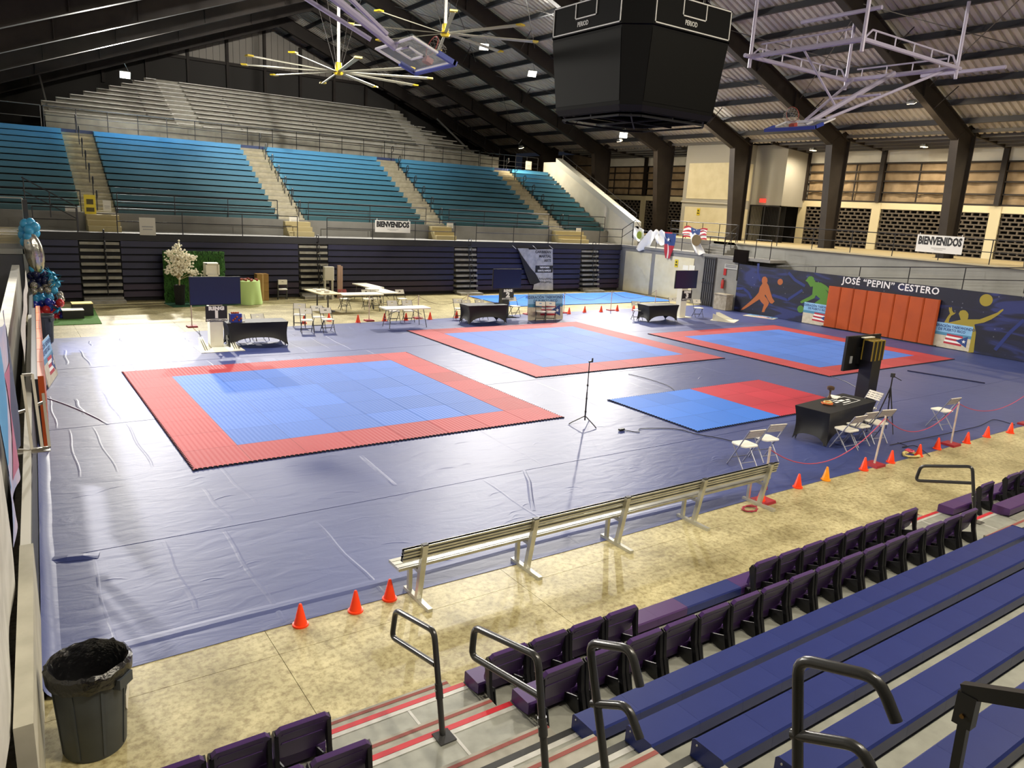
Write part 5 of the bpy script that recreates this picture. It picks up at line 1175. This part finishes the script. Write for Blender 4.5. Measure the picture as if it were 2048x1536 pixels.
# green draped round table with red sweets, cartons, leaned chairs
p = G(501, 609); t = thing('green_draped_table', 'round table under a pale green cloth behind the ring one screen', 'table', (p.x, p.y+.35, 0))
N = 36; P = [(.52+(.04*math.sin(k*9*2*math.pi/N) if True else 0), k) for k in range(N)]
mb = MB(); rows = 8
mb.add([((.5+.10*(j/rows)+(.05*math.sin(k*6*2*math.pi/N+.4*j/rows))*(j/rows))*math.cos(2*math.pi*k/N), (.5+.10*(j/rows)+(.05*math.sin(k*6*2*math.pi/N))*(j/rows))*math.sin(2*math.pi*k/N), .98-(.97)*(j/rows)) for j in range(rows+1) for k in range(N)], [(j*N+k, j*N+(k+1) % N, (j+1)*N+(k+1) % N, (j+1)*N+k) for j in range(rows) for k in range(N)]+[tuple(range(N))])
part(t, 'tablecloth', mb, mat('cloth_green', '#b7d488', .8), True)
for k in range(13): q = Vector((p.x+.4*math.cos(k*2.4)*(.4+.6*(k % 3)/2), p.y+.35+.4*math.sin(k*2.4)*(.4+.6*(k % 3)/2), .985)); single('red_gift_cup', MB().lathe([(0, 0), (.045, 0), (.055, .07), (0, .075)], q, 10), mat('cup_red', '#8e3226', .5), 'small red party cup on the pale green table', 'cup', 'red cups on the green table', True)
x0, x1 = AY(514, 560, 33.2).x, AY(537, 560, 33.2).x; zt = AY(520, 548, 33.2).z
for k in range(3):
    c = thing('cardboard_box', ('bottom', 'middle', 'top')[k]+' brown cardboard box of the stack beside the green table', 'box', ((x0+x1)/2, 33.2, zt*k/3), 0, 'stacked cartons'); w = x1-x0
    part(c, 'carton', MB().bx(-w/2, w/2, -.02, .42, .004, zt/3-.004), mat('carton', '#9c7844', .8, noise=(3, '#8d6b3a'))); part(c, 'tape', MB().bx(-.03, .03, -.024, .424, .0, zt/3-.002), mat('carton_tape', '#b89660', .5))
for k in range(4):
    o = dup(cf, (AY(563, 590, 33.55).x+.015*k, 33.45+.07*k, .0), math.radians(180), 'folded white chair leaning in a stack on the bleacher front', 'leaning folded chairs'); o.rotation_euler = (math.radians(-12), 0, math.radians(180)); o.scale = (1, .3, 1.1)
# green turf with award podium
q = [G(a, b) for a, b in ((95, 652), (204, 648), (186, 614), (110, 616))]
single('turf_mat', MB().prism([(v.x, v.y) for v in q], lambda u, v, w: (u, v, w), 0, .02), mat('turf', '#3f6a26', .95, noise=(20, '#4f7c2e'), bump=(60, .6)), 'bright green turf mat under the award podium', 'mat')
p = G(148, 639); t = thing('award_podium', 'black award podium with white and yellow steps on green turf', 'podium', (p.x, p.y, .02))
for dx, dy, h, m in ((.0, .3, .28, '#e8e6dc'), (.35, .9, .42, '#d8c465')):
    bpart = part(t, 'podium_block', MB().bx(dx-.32, dx+.32, dy-.28, dy+.28, 0, h), M_black); part(bpart, 'podium_top', MB().bx(dx-.33, dx+.33, dy-.29, dy+.29, h, h+.02), mat('podium_'+m[1:], m, .6))
# balloons
BC = {'sky': ('#3f9fd0', .25), 'navy': ('#171c45', .2), 'silver': ('#b5b0a8', .12), 'red': ('#b0222c', .22), 'royal': ('#1f2f9c', .22)}
def balloon(px, py, r, c, Y=30.3):
    q = AY(px, py, Y); m = mat('balloon_'+c, BC[c][0], BC[c][1], .75 if c == 'silver' else 0, .6)
    t = thing('balloon', {'sky': 'sky blue balloon', 'navy': 'dark navy balloon', 'silver': 'silver chrome balloon', 'red': 'glossy red balloon', 'royal': 'royal blue balloon'}[c]+' in the balloon garland on the corner post', 'balloon', (q.x, q.y, q.z), 0, c+' balloons of the garland')
    part(t, 'skin', MB().ball((0, 0, 0), r, 12, 8, (1, 1, 1.12)), m, True); part(t, 'knot', MB().cyl((0, .0, -r*1.1), (0, 0, -r*1.22), .015, .03, 6), m)
rr = random.Random(9)
for px, py in ((50, 448), (61, 446), (70, 454), (47, 458), (58, 460), (70, 466), (46, 470), (57, 474), (66, 476), (50, 484), (60, 486)): balloon(px, py, .155, 'sky', 30.3+rr.uniform(-.1, .3))
for px, py in ((66, 537), (78, 533), (80, 541), (104, 551), (108, 560), (113, 568), (108, 580), (98, 590), (80, 590), (72, 598), (84, 598), (100, 596)): balloon(px, py, .125, 'sky', 30.2+rr.uniform(-.1, .3))
for px, py in ((62, 552), (72, 548), (84, 546), (94, 550), (68, 562), (80, 560), (90, 562), (64, 570), (76, 572)): balloon(px, py, .13, 'navy', 30.3+rr.uniform(-.1, .3))
for px, py in ((68, 571), (82, 579), (68, 582), (92, 569), (97, 575), (103, 566), (96, 580), (120, 590), (122, 598)): balloon(px, py, .12, 'silver', 30.1+rr.uniform(-.1, .2))
for px, py in ((70, 610), (84, 608), (96, 604), (104, 608), (100, 616), (112, 612), (116, 622), (128, 626), (134, 632), (126, 634)): balloon(px, py, .125, 'royal', 30.1+rr.uniform(-.15, .2))
for px, py in ((76, 620), (92, 620), (84, 628), (104, 628), (118, 630), (112, 638), (117, 645), (72, 634), (98, 636), (108, 618), (120, 606)): balloon(px, py, .14, 'red', 30.0+rr.uniform(-.15, .2))
q = AY(69, 506, 30.2); t = thing('foil_balloon', 'large oval silver foil balloon below the sky blue balloons', 'balloon', q); part(t, 'skin', MB().ball((0, 0, 0), .55, 20, 14, (.52, .3, 1.25), Matrix.Rotation(-.12, 3, 'Y')), mat('foil', '#c6c3ba', .16, .95, bump=(7, .5)), True); part(t, 'tail', MB().bx(-.04, .04, -.01, .01, -.8, -.66), mat('foil'))
for px, py in ((104, 548), (110, 562), (117, 618)):
    q = AY(px, py, 29.9); mb = MB()
    for k in range(11): d = Vector((rr.uniform(-1, 1), rr.uniform(-1, .3), rr.uniform(-1, 1))).normalized(); u = d.cross(Vector((0, 0, 1.01))).normalized()*.035; w = d.cross(u).normalized()*.035; mb.add([u, w, -u, -w, d*.3], [(0, 1, 4), (1, 2, 4), (2, 3, 4), (3, 0, 4), (3, 2, 1, 0)])
    o = single('star_balloon', MB().add([Vector(v)+q for v in mb.v], mb.f), mat('star_foil', '#3f9fc8', .18, .8), 'spiky light blue star burst balloon on the garland', 'balloon', 'star burst balloons')
t = thing('garland_post', 'dark upright frame carrying the balloon garland', 'frame', (1.55, 30.75, 0)); part(t, 'upright', MB().cyl((0, 0, 0), (-.12, 0, 3.3), .03, None, 8), M_black); part(t, 'foot', MB().bx(-.3, .3, -.25, .25, 0, .03), M_black)
# bins
M_bin = mat('bin_grey', '#3f454b', .5, noise=(5, '#383d43')); M_bag = mat('bin_bag', '#121214', .22, spec=.6, bump=(16, .9))
def bin_(label, c, r, h, bag, z=0.):
    t = thing('trash_bin', label, 'bin', (c.x, c.y, z))
    body = part(t, 'body', MB().lathe([(0, .0), (r*.80, 0), (r*.84, .02), (r*.99, h*.86), (r*1.05, h*.88), (r*1.05, h*.94), (r*1.0, h*.94), (r*.96, h*.9), (r*.9, h*.5), (0, h*.12)], n=36), M_bin, True)
    for k in range(8): a = k*math.pi/4+.2; u = Vector((math.cos(a), math.sin(a), 0)); part(body, 'rib', MB().beam(u*r*.83+Vector((0, 0, .04)), u*r*.975+Vector((0, 0, h*.82)), .02, .02), M_bin)
    for a in (2.4, 5.54): u = Vector((math.cos(a), math.sin(a), 0)); part(body, 'handle', MB().obx(u*r*1.04+Vector((0, 0, h*.80)), (.07, .16, .09), Matrix.Rotation(a, 3, 'Z')), M_bin)
    if bag:
        n = 48; prof = [(.86, .60), (.93, .93), (1.03, .985), (1.13, .95), (1.12, .86), (1.07, .80)]; rb = random.Random(4); jit = [[rb.uniform(-.025, .025) for _ in range(n)] for _ in prof]
        mb = MB(); mb.add([(r*(a+jit[i][k])*math.cos(2*math.pi*k/n), r*(a+jit[i][k])*math.sin(2*math.pi*k/n), h*(b+jit[i][(k*7) % n]*.6*(1 if i else 0))) for i, (a, b) in enumerate(prof) for k in range(n)], [(i*n+k, i*n+(k+1) % n, (i+1)*n+(k+1) % n, (i+1)*n+k) for i in range(len(prof)-1) for k in range(n)])
        mb.add([(r*.86*math.cos(2*math.pi*k/n), r*.86*math.sin(2*math.pi*k/n), h*.60) for k in range(n)], [tuple(range(n))])
        part(t, 'bin_liner', mb, M_bag, True)
    return t
c = G(177, 1322, .80); t = bin_('large dark grey bin with a black liner on the concrete near the stands', c, .285, .84, True)
a = -.35; u = Vector((math.cos(a), math.sin(a), 0)); s = Vector((-u.y, u.x, 0)); b0 = u*.278
part(t, 'white_emblem', MB().prism([(-.05, .36), (.0, .30), (.01, .38), (.05, .42), (.06, .52), (.02, .62), (-.01, .52), (-.05, .48)], lambda x_, z_, w: b0*(.88+.14*z_/.84)+s*x_+u*(w+.006)+Vector((0, 0, z_)), -.003, .003), mat('emblem_white', '#cfcabc', .6))
bin_('grey bin standing before the balloon garland at the tarp corner', G(88, 684), .30, .85, False, TZ)
bin_('dark bin at the concourse railing beyond the welcome banner', Vector((34., 12.9, 0)), .35, .9, False, 3.42)
# ------------------------------------------------------------------ left barrier dressing
M_canv = mat('white_canvas', '#c9c7bf', .7, noise=(3, '#b3b1a8', 5))
def lcloth(name, label, y0, y1, off, z0, z1, m, wob=.03, n=26, cat='banner', extra=()):
    f = lambda u, v: Vector((xw(y0+(y1-y0)*u)+off+wob*math.sin(u*13+v*5)*(1-v*.4), y0+(y1-y0)*u, z0+(z1-z0)*v+.03*math.sin(u*17)))
    base = f(.5, 0); t = thing(name, label, cat, base)
    part(t, 'cloth', MB().grid(lambda u, v: f(u, v)-base, n, 8), m, True)
    for nm, u0, u1, v0, v1, mm in extra: part(t, nm, MB().grid(lambda u, v: f(u0+(u1-u0)*u, v0+(v1-v0)*v)-base+Vector((.006, 0, 0)), 10, 6), mm, True)
    return t
# balcony rail beside the stands, carrying banners
railing('balcony_railing', 'pale pipe railing of the side balcony hidden behind hung banners', [(xw(3)-.22, 3.0, 2.3), (xw(11)-.22, 11., 2.3)], 1.1, 5, m=mat('rail_pale', '#b0aea6', .5, .3))
lcloth('white_banner', 'large worn white banner hanging on the balcony beside the stands', 2.6, 7.6, -.14, 1.0, 3.25, M_canv, .02)
lcloth('printed_banner', 'pink and blue printed banner hanging behind the white one', 7.7, 11.0, -.12, 1.35, 3.1, mat('print_pale', '#c9b7c4', .6, noise=(2, '#8f9fc8')), .03, 24, 'banner', [('blue_field', 0, .3, .3, 1, mat('print_blue', '#3f8fc0', .6)), ('pink_field', .4, .75, .1, .7, mat('print_pink', '#b0647e', .6)), ('dark_field', .75, 1, 0, .9, mat('print_dark', '#2e3f58', .6))])
lcloth('white_netting', 'strip of white netting draped along the balcony rail', 14., 24., -.05, 1.75, 2.3, mat('net_white', '#cfccc0', .8, noise=(20, '#a9a69a')), .008, 40, 'net')
tp = thing('side_wall_pads', 'orange wall pads along the left barrier', 'wall pad', (xw(18)+.18, 18, 0))
for k in range(7): 
    ya = 14.9+1.25*k; v = lwall(ya, ya+1.22, .1, .19, .05, 1.35); part(tp, 'pad', v, M_opad, world=True)
part(tp, 'pad_backing', lwall(14.9, 23.6, .0, .1, .0, 1.3), M_black, world=True)
q = G(100, 760); po = poster('beach flag poster leaning at the left barrier beyond the steel bracket', basis((.2, 1, 0), (-.12, .024, 1), (xw(20)+.36, 20.3, .02)), 1.4, 1.0)
# folded steel bracket on the barrier
t = thing('steel_bracket', 'grey square tube steel bracket frame mounted on the left barrier', 'bracket', (xw(11.6), 11.6, 1.05)); M_br = mat('bracket_grey', '#9a958a', .45, .5)
for (a, b) in (((0, 0, 0), (-.02, .5, .95)), ((.12, 0, 0), (.1, .5, .95)), ((-.02, .5, .95), (.1, .5, .95)), ((0, 0, 0), (.2, -.1, .05)), ((.2, -.1, .05), (.2, .35, .7)), ((0, .0, .0), (-.2, .05, .02)), ((-.2, .05, .02), (-.2, .4, .6)), ((.1, .3, .55), (.22, .3, .6)), ((-.2, .3, .45), (0, .3, .5))): part(t, 'tube', MB().beam(a, b, .035, .035), M_br)
part(t, 'seat_plate', MB().obx((0, .0, .0), (.42, .22, .012)), M_br)
railing('end_gallery_railing', 'pale steel railing of the corner gallery above the dark door', [(-.5, 31.15, 2.75), (1.1, 31.15, 2.75)], 1.25, 3, mids=(.05,), m=mat('rail_pale'))
t = thing('mesh_panel', 'corrugated pale mesh panel under the corner gallery railing', 'panel', (.3, 31.1, 2.5)); mb = MB()
for k in range(14): mb.bx(-1.3, .8, -.02-.01*(k % 2), .01, -.03+.04*k, -.005+.04*k)
part(t, 'slats', mb, mat('mesh_beige', '#b5a988', .7))
# papers and signs on the far railings
for px, py, w, h, Y, l in ((146, 421, .55, .3, 36.05, 'white paper sign on the railing left of the yellow caution sign'), (214, 412, .3, .45, 36.05, 'white paper sign right of the yellow caution sign'), (588, 440, .45, .32, 35.9, 'white paper sign at the second upper stair'), (900, 451, .4, .28, 35.9, 'white paper sign at the third upper stair'), (1157, 460, .38, .28, 35.9, 'white paper sign at the fourth upper stair'), (295, 453, .6, .7, YF+.05, 'beige lettered paper sign on the walkway railing'), (1057, 331, .5, .55, 43.2, 'white board on the top landing right of the benches')):
    q = AY(px, py, Y); t = thing('paper_sign', l, 'sign', (q.x, q.y, q.z-h/2)); part(t, 'sheet', MB().bx(-w/2, w/2, -.01, 0, 0, h), mat('paper_sign', '#c9c6bb', .7)); part(t, 'print', MB().bx(-w*.3, w*.3, -.013, -.01, h*.3, h*.36).bx(-w*.35, w*.35, -.013, -.01, h*.45, h*.52), mat('print_grey'))
q = AY(180, 411, 36.0); yellow_sign('yellow caution sign standing in the first upper stair', (q.x, 35.98, q.z-.42), 'y', .42, .85)
# ================================================================== OVERHEAD
def hung(t, x, y, z): part(t, 'suspension', MB().cyl((0, 0, 0), (0, 0, zu(x)+.9-z), .03, None, 6), M_steel)
# scoreboard
cx, cy, w, c_ = 15.82, 17.05, 2.0, .55
t = thing('scoreboard', 'black eight sided hanging scoreboard with period panels above the court', 'scoreboard', (cx, cy, 7.3))
def octo(w, c, z): return [(-w, -w+c, z), (-w+c, -w, z), (w-c, -w, z), (w, -w+c, z), (w, w-c, z), (w-c, w, z), (-w+c, w, z), (-w, w-c, z)]
def ring_(P, Q): n = len(P); return MB().add(P+Q, [(i, (i+1) % n, n+(i+1) % n, n+i) for i in range(n)])
M_sb = mat('scoreboard_black', '#0b0b0b', .7, spec=.1); M_sb2 = mat('scoreboard_grey', '#18181a', .7, spec=.15); M_line = mat('scoreboard_line', '#b9b9b6', .6)
low_, mid_, top_ = octo(1.78, .42, .12), octo(2.0, .55, 2.02), octo(2.02, .56, 2.85)
part(t, 'screen_housing', ring_(low_, mid_), M_sb); part(t, 'period_band', ring_(octo(2.02, .56, 2.05), top_), M_sb); part(t, 'top_cover', MB().add(top_, [tuple(range(8))]), M_sb2)
part(t, 'bottom_rim', ring_(octo(1.7, .4, -.02), octo(1.82, .44, .12)), M_sb2)
fr = MB()
for z in (0, -.12):
    P = octo(1.62, .4, z)
    for a, b in zip(P, P[1:]+P[:1]): fr.beam(a, b, .05, .05)
fr.beam((-1.6, 0, -.06), (1.6, 0, -.06), .05, .05); fr.beam((0, -1.6, -.06), (0, 1.6, -.06), .05, .05); fr.beam((-1.3, -1.3, -.06), (1.3, 1.3, -.06), .04, .04)
part(t, 'under_frame', fr, M_sb2)
for s_, ax in ((-1, 'x'), (-1, 'y'), (1, 'x'), (1, 'y')):
    def W_(u, z, e):        # face coordinate -> local point
        q = 2.02+e; return (s_*q, -u*s_*-1 if False else u, z) if ax == 'x' else (u, s_*q, z)
    scw = lambda z: 1.78+(2.0-1.78)*(z-.12)/1.9
    hw = 1.36
    S_ = MB().add([((s_*(scw(z)+.015), u, z) if ax == 'x' else (u, s_*(scw(z)+.015), z)) for u, z in ((-hw, .22), (hw, .22), (hw+.08, 1.95), (-hw-.08, 1.95))], [(0, 1, 2, 3)])
    part(t, 'video_screen', S_, mat('screen_off', '#070706', .6, spec=.1))
    ln = MB(); hw2 = 1.42
    def bar(u0, u1, z0, z1):
        a, b = W_(u0, z0, .004), W_(u1, z1, .02); ln.bx(min(a[0], b[0]), max(a[0], b[0]), min(a[1], b[1]), max(a[1], b[1]), min(a[2], b[2]), max(a[2], b[2]))
    for u0, u1, z0, z1 in ((-hw2, hw2, 2.08, 2.11), (-hw2, hw2, 2.80, 2.83), (-hw2, -hw2+.03, 2.08, 2.83), (hw2-.03, hw2, 2.08, 2.83), (-.45, .45, 2.40, 2.43), (-.45, -.42, 2.40, 2.80), (.42, .45, 2.40, 2.80)): bar(u0, u1, z0, z1)
    part(t, 'panel_outline', ln, M_line)
    if s_ < 0: put_text(t, 'PERIOD', .17, M_line, basis((0, -1, 0) if ax == 'x' else (1, 0, 0), (0, 0, 1), W_(0.1 if ax == 'x' else -.1, 2.26, .012)), bold=.003, ext=.002, sx=.8)
for a in ((-1, -1), (1, 1), (-1, 1), (1, -1)): part(t, 'hanger_cable', MB().cyl((a[0]*1.2, a[1]*1.2, 2.85), (a[0]*1.2, a[1]*1.2, zu(cx+a[0]*1.2)+.6-7.3), .03, None, 6), M_steel)
# fans
def fan(label, hub, n, r, rot, mb_):
    t = thing('ceiling_fan', label, 'fan', hub); z = hub[2]
    part(t, 'drop_tube', MB().cyl((0, 0, .35), (0, 0, zu(hub[0])+.5-z), .06, None, 10), mat('fan_white', '#d8d6cf', .4)); part(t, 'motor', MB().lathe([(0, .1), (.12, .1), (.14, .2), (.12, .36), (0, .4)], n=12), mat('fan_yellow', '#cdb32c', .45), True)
    part(t, 'hub', MB().lathe([(0, -.1), (.15, -.08), (.2, 0), (.16, .1), (0, .12)], n=14), mat('fan_yellow'), True)
    for k in range(n):
        a = rot+k*2*math.pi/n; u = Vector((math.cos(a), math.sin(a), 0)); s = Vector((-u.y, u.x, 0))
        bl_ = part(t, 'blade', MB().add([u*.15+s*.05, u*r+s*.075, u*r-s*.075+Vector((0, 0, .05)), u*.15-s*.05+Vector((0, 0, .03)), u*.15+s*.05+Vector((0, 0, .03)), u*r+s*.075+Vector((0, 0, .03)), u*r-s*.075+Vector((0, 0, .08)), u*.15-s*.05+Vector((0, 0, .06))], [(0, 1, 2, 3), (7, 6, 5, 4), (0, 4, 5, 1), (2, 6, 7, 3), (1, 5, 6, 2), (0, 3, 7, 4)]), mat('blade_alu', '#a8a695', .45, .3))
        part(bl_, 'blade_tip', MB().obx(u*(r+.06)+Vector((0, 0, .04)), (.22, .26, .05), Matrix.Rotation(a, 3, 'Z')), mat('fan_yellow'))
    for k in range(4): a = k*math.pi/2+.7; part(t, 'guy_wire', MB().cyl((.12*math.cos(a), .12*math.sin(a), .15), (1.2*math.cos(a), 1.2*math.sin(a), min(3.4, zu(hub[0])+.4-z)), .009, None, 4), M_steel)
    return t
fan('large ten blade ceiling fan with yellow tips left of the hoop arm', (11.7, 29.3, 9.28), 10, 3.45, .12, None)
fan('large ceiling fan with a yellow motor between hoop arm and scoreboard', (15.1, 27.1, 10.9), 8, 3.45, .35, None)
# folded basketball hoops
M_hoop = mat('hoop_pipe', '#a39db4', .45, .0); M_bblue = mat('hoop_pad_blue', '#22358a', .5)
def hoop(label, sgn, zf=10.):
    """sgn +1: right hoop; the left one mirrors it in x about the court centre"""
    X = lambda x: x if sgn > 0 else 30.2-x
    B = Vector((X(25), 15.9, 7.6)); t = thing('basketball_hoop', label, 'hoop', B)
    def T(pts, r, nm='frame_pipe', m=None, n=8): part(t, nm, MB().tube([Vector((X(q[0]), q[1], q[2]))-B for q in pts], r, n), m or M_hoop, True)
    x0, x1, y0, y1 = 21.75, 27.4, 13.87, 17.93
    T([(x0-.3, y1, zf), (x1, y1, zf)], .07); T([(x0, y0, zf), (x1+.2, y0, zf)], .07); T([(x0, y0, zf), (x0, y1, zf)], .08); T([(x1, y0, zf), (x1, y1, zf)], .08)
    for y in (y0, y1):
        T([(x0+.4, y, zf+.32), (x1-.4, y, zf+.32)], .03); 
        for k in range(5): T([(x0+.6+1.1*k, y, zf), (x0+.6+1.1*k, y, zf+.32)], .02)
        T([(x0+.4, y, zf+.32), (x0, y, zf)], .03); T([(x1-.4, y, zf+.32), (x1, y, zf)], .03)
    for x in (x0, x1):
        T([(x, y0+.4, zf+.34), (x, y1-.4, zf+.34)], .03)
        for k in range(4): T([(x, y0+.6+.95*k, zf), (x, y0+.6+.95*k, zf+.34)], .02)
        for y in (y0, y1): T([(x, y, zf-.35), (x, y, zu(x)+.4)], .06)
    T([(x1-.3, 15.9, zf), (x0+.8, 15.9, 7.85)], .09, 'main_arm'); T([(x1, y0+.3, zf), (x0+1.2, 15.5, 8.0)], .05, 'side_arm'); T([(x1, y1-.3, zf), (x0+1.2, 16.3, 8.0)], .05, 'side_arm'); T([(x0+3.2, 15.0, 8.95), (x0+3.2, 16.8, 8.95)], .04, 'cross_arm'); T([(x0, 15.9, zf), (x0+2.2, 15.9, 8.5)], .035, 'lift_arm')
    # backboard folded nearly flat
    u = Vector((math.cos(.35)*(1 if sgn > 0 else -1), 0, math.sin(.35))); c = Vector((X(x0+.35), 15.9, 7.75))-B; n = Vector((-u.z, 0, u.x)) if sgn > 0 else Vector((u.z, 0, -u.x))
    f = lambda a, b, q: c + u*b + Vector((0, a, 0)) + n*q
    part(t, 'backboard', MB().prism([(-.9, -.5), (.9, -.5), (.9, .55), (-.9, .55)], f, -.012, .012), mat('backboard_clear', '#9fa9b0', .1, alpha=.25))
    fr = MB()
    for a0, a1, b0, b1 in ((-.9, .9, -.53, -.47), (-.9, .9, .50, .55), (-.93, -.87, -.5, .55), (.87, .93, -.5, .55), (-.3, .3, -.1, -.06), (-.3, .3, .3, .34), (-.3, -.26, -.1, .34), (.26, .3, -.1, .34)): fr.prism([(a0, b0), (a1, b0), (a1, b1), (a0, b1)], f, -.02, .02)
    part(t, 'board_frame', fr, mat('hoop_white', '#c8c6cc', .5))
    pd = MB()
    for a0, a1, b0, b1 in ((-.95, .95, -.58, -.49), (-.95, -.86, -.55, -.1), (.86, .95, -.55, -.1)): pd.prism([(a0, b0), (a1, b0), (a1, b1), (a0, b1)], f, -.05, .05)
    part(t, 'blue_padding', pd, M_bblue)
    rc_ = f(0, -.32, .02); sd = n*(1 if n.z > 0 else 1); rr_ = .23; ctr = rc_ + n*(.38); 
    part(t, 'rim', MB().tube([ctr + n*rr_*math.cos(k*math.pi/12) + Vector((0, rr_*math.sin(k*math.pi/12), 0)) for k in range(24)], .01, 6, True), mat('rim_red', '#8a3226', .5))
    part(t, 'rim_bracket', MB().prism([(-.1, -.42), (.1, -.42), (.1, -.25), (-.1, -.25)], f, .012, .12), mat('rim_red'))
    net = MB()
    for k in range(12):
        a, b = k*math.pi/6, (k+1)*math.pi/6; P = lambda a_, s_, d_: ctr + n*rr_*s_*math.cos(a_) + Vector((0, rr_*s_*math.sin(a_), 0)) - u*d_
        net.tube([P(a, 1, 0), P(b, .8, .15), P(a, .6, .3)], .004, 4); net.tube([P(b, 1, 0), P(a, .8, .15), P(b, .6, .3)], .004, 4)
    part(t, 'net', net, mat('net_dull', '#8a8884', .8)); return t
hoop('folded ceiling basketball hoop in a lilac pipe frame before the concourse columns', 1)
hoop('folded ceiling basketball hoop whose thick arm crosses beside the fan', -1, 10.2)
# pipe stubs above the right frame
for x, y0, y1, z in ((24.6, 15.2, 18.2, 11.6), (30.2, 13.6, 16.6, 10.4)): single('lilac_pipe', MB().tube([(x, y0, z), (x, y1, z)], .07, 8), M_hoop, 'lilac pipe fixed under the roof '+('over the right hoop frame' if x < 26 else 'beside the rafter'), 'pipe', None, True)
# ================================================================== LAMPS
WARM, COOL, NEUT = (1, .82, .56), (1, .95, .86), (1, .90, .72)
KEY = 9000
flood('floodlight', 'pair of bright floodlights under the gable rafters above the aluminium bleacher', (6.45, 44.4, 10.0), (6, 18, 0), KEY*1.35, COOL)
flood('floodlight', 'bright floodlight high under the ridge left of the fan', (13.2, 43.2, 14.3), (7, 17, 0), KEY*1.4, COOL)
flood('floodlight', 'floodlight on the rafter behind the fan wires', (22.1, 35.5, 12.6), (12, 16, 0), KEY*1.15, COOL)
flood('floodlight', 'floodlight on the rafter left of the scoreboard', (25.2, 35.4, 11.7), (20, 18, 0), KEY*.7, COOL)
flood('floodlight', 'floodlight under the scoreboard near the stair tower', (32.3, 35.5, 9.2), (18, 16, 0), KEY*1.1, COOL)
# unseen floodlights added over the near stands as fill light
for x, z, ax, k_, l in ((6.3, 10.8, 11, .6, 'beside the stair aisle'), (15.5, 14.2, 15, 1., 'over the middle of the stands'), (26., 12., 24, 1., 'over the far end of the stands')):
    flood('floodlight', 'unseen fill floodlight added over the near stands ' + l, (x, .3, z), (ax, 22, 1), KEY*.5*k_, NEUT, angle=160)
for x, y in ((4, 1.5), (12, 1.5), (22, 1.5)):  # unseen downward lamps added to brighten the near benches
    flood('floodlight', 'added downward fill floodlight over the blue benches', (x, y, zu(x)-.3), (x, y+3.5, 0), KEY*.2, NEUT, group='added fill floodlights over the benches', angle=165)
flood('floodlight', 'narrow beam floodlight on the near rafters aimed at the aluminium bleacher', (8.5, 12, 11.2), (14.8, 46, 8), KEY*3.6, COOL, angle=40, blend=.9)
flood('floodlight', 'floodlight on the left eave over the side balcony', (-2.0, 25, 7.4), (5, 12, 0), KEY*1.25, COOL, angle=130)
# small lamps of the eaves and the concourse
for px, py, Y, l in ((1825, 200, 17.5, 'small eave lamp on the rafter above the concourse railing banner'), (1388, 240, 29.6, 'small eave lamp on the rafter right of the scoreboard'), (1043, 292, 41.8, 'small eave lamp on the rafter above the white stringer wall'), (1240, 278, 35.7, 'small eave lamp before the canvas curtain left of the stair tower')):
    q = AY(px, py, Y); flood('eave_lamp', l, q-Vector((0, 0, .15)), q+Vector((2.5, 0, -6)), 900, WARM, .32, 170, 'eave lamps')
for px, py, l in ((1626, 302, 'soffit lamp over the concourse beside the stair tower bay'), (1848, 295, 'soffit lamp over the concourse in the banner bay')):
    q = G(px, py, 8.6); flood('soffit_lamp', l, q, q+Vector((0, 0, -5)), 800, WARM, .36, 172, 'soffit lamps')
for y in (14.4, 8.3): flood('soffit_lamp', 'soffit lamp over the near end of the concourse', (38.6, y, 8.6), (38.6, y, 0), 700, WARM, .36, 172, 'near soffit lamps')
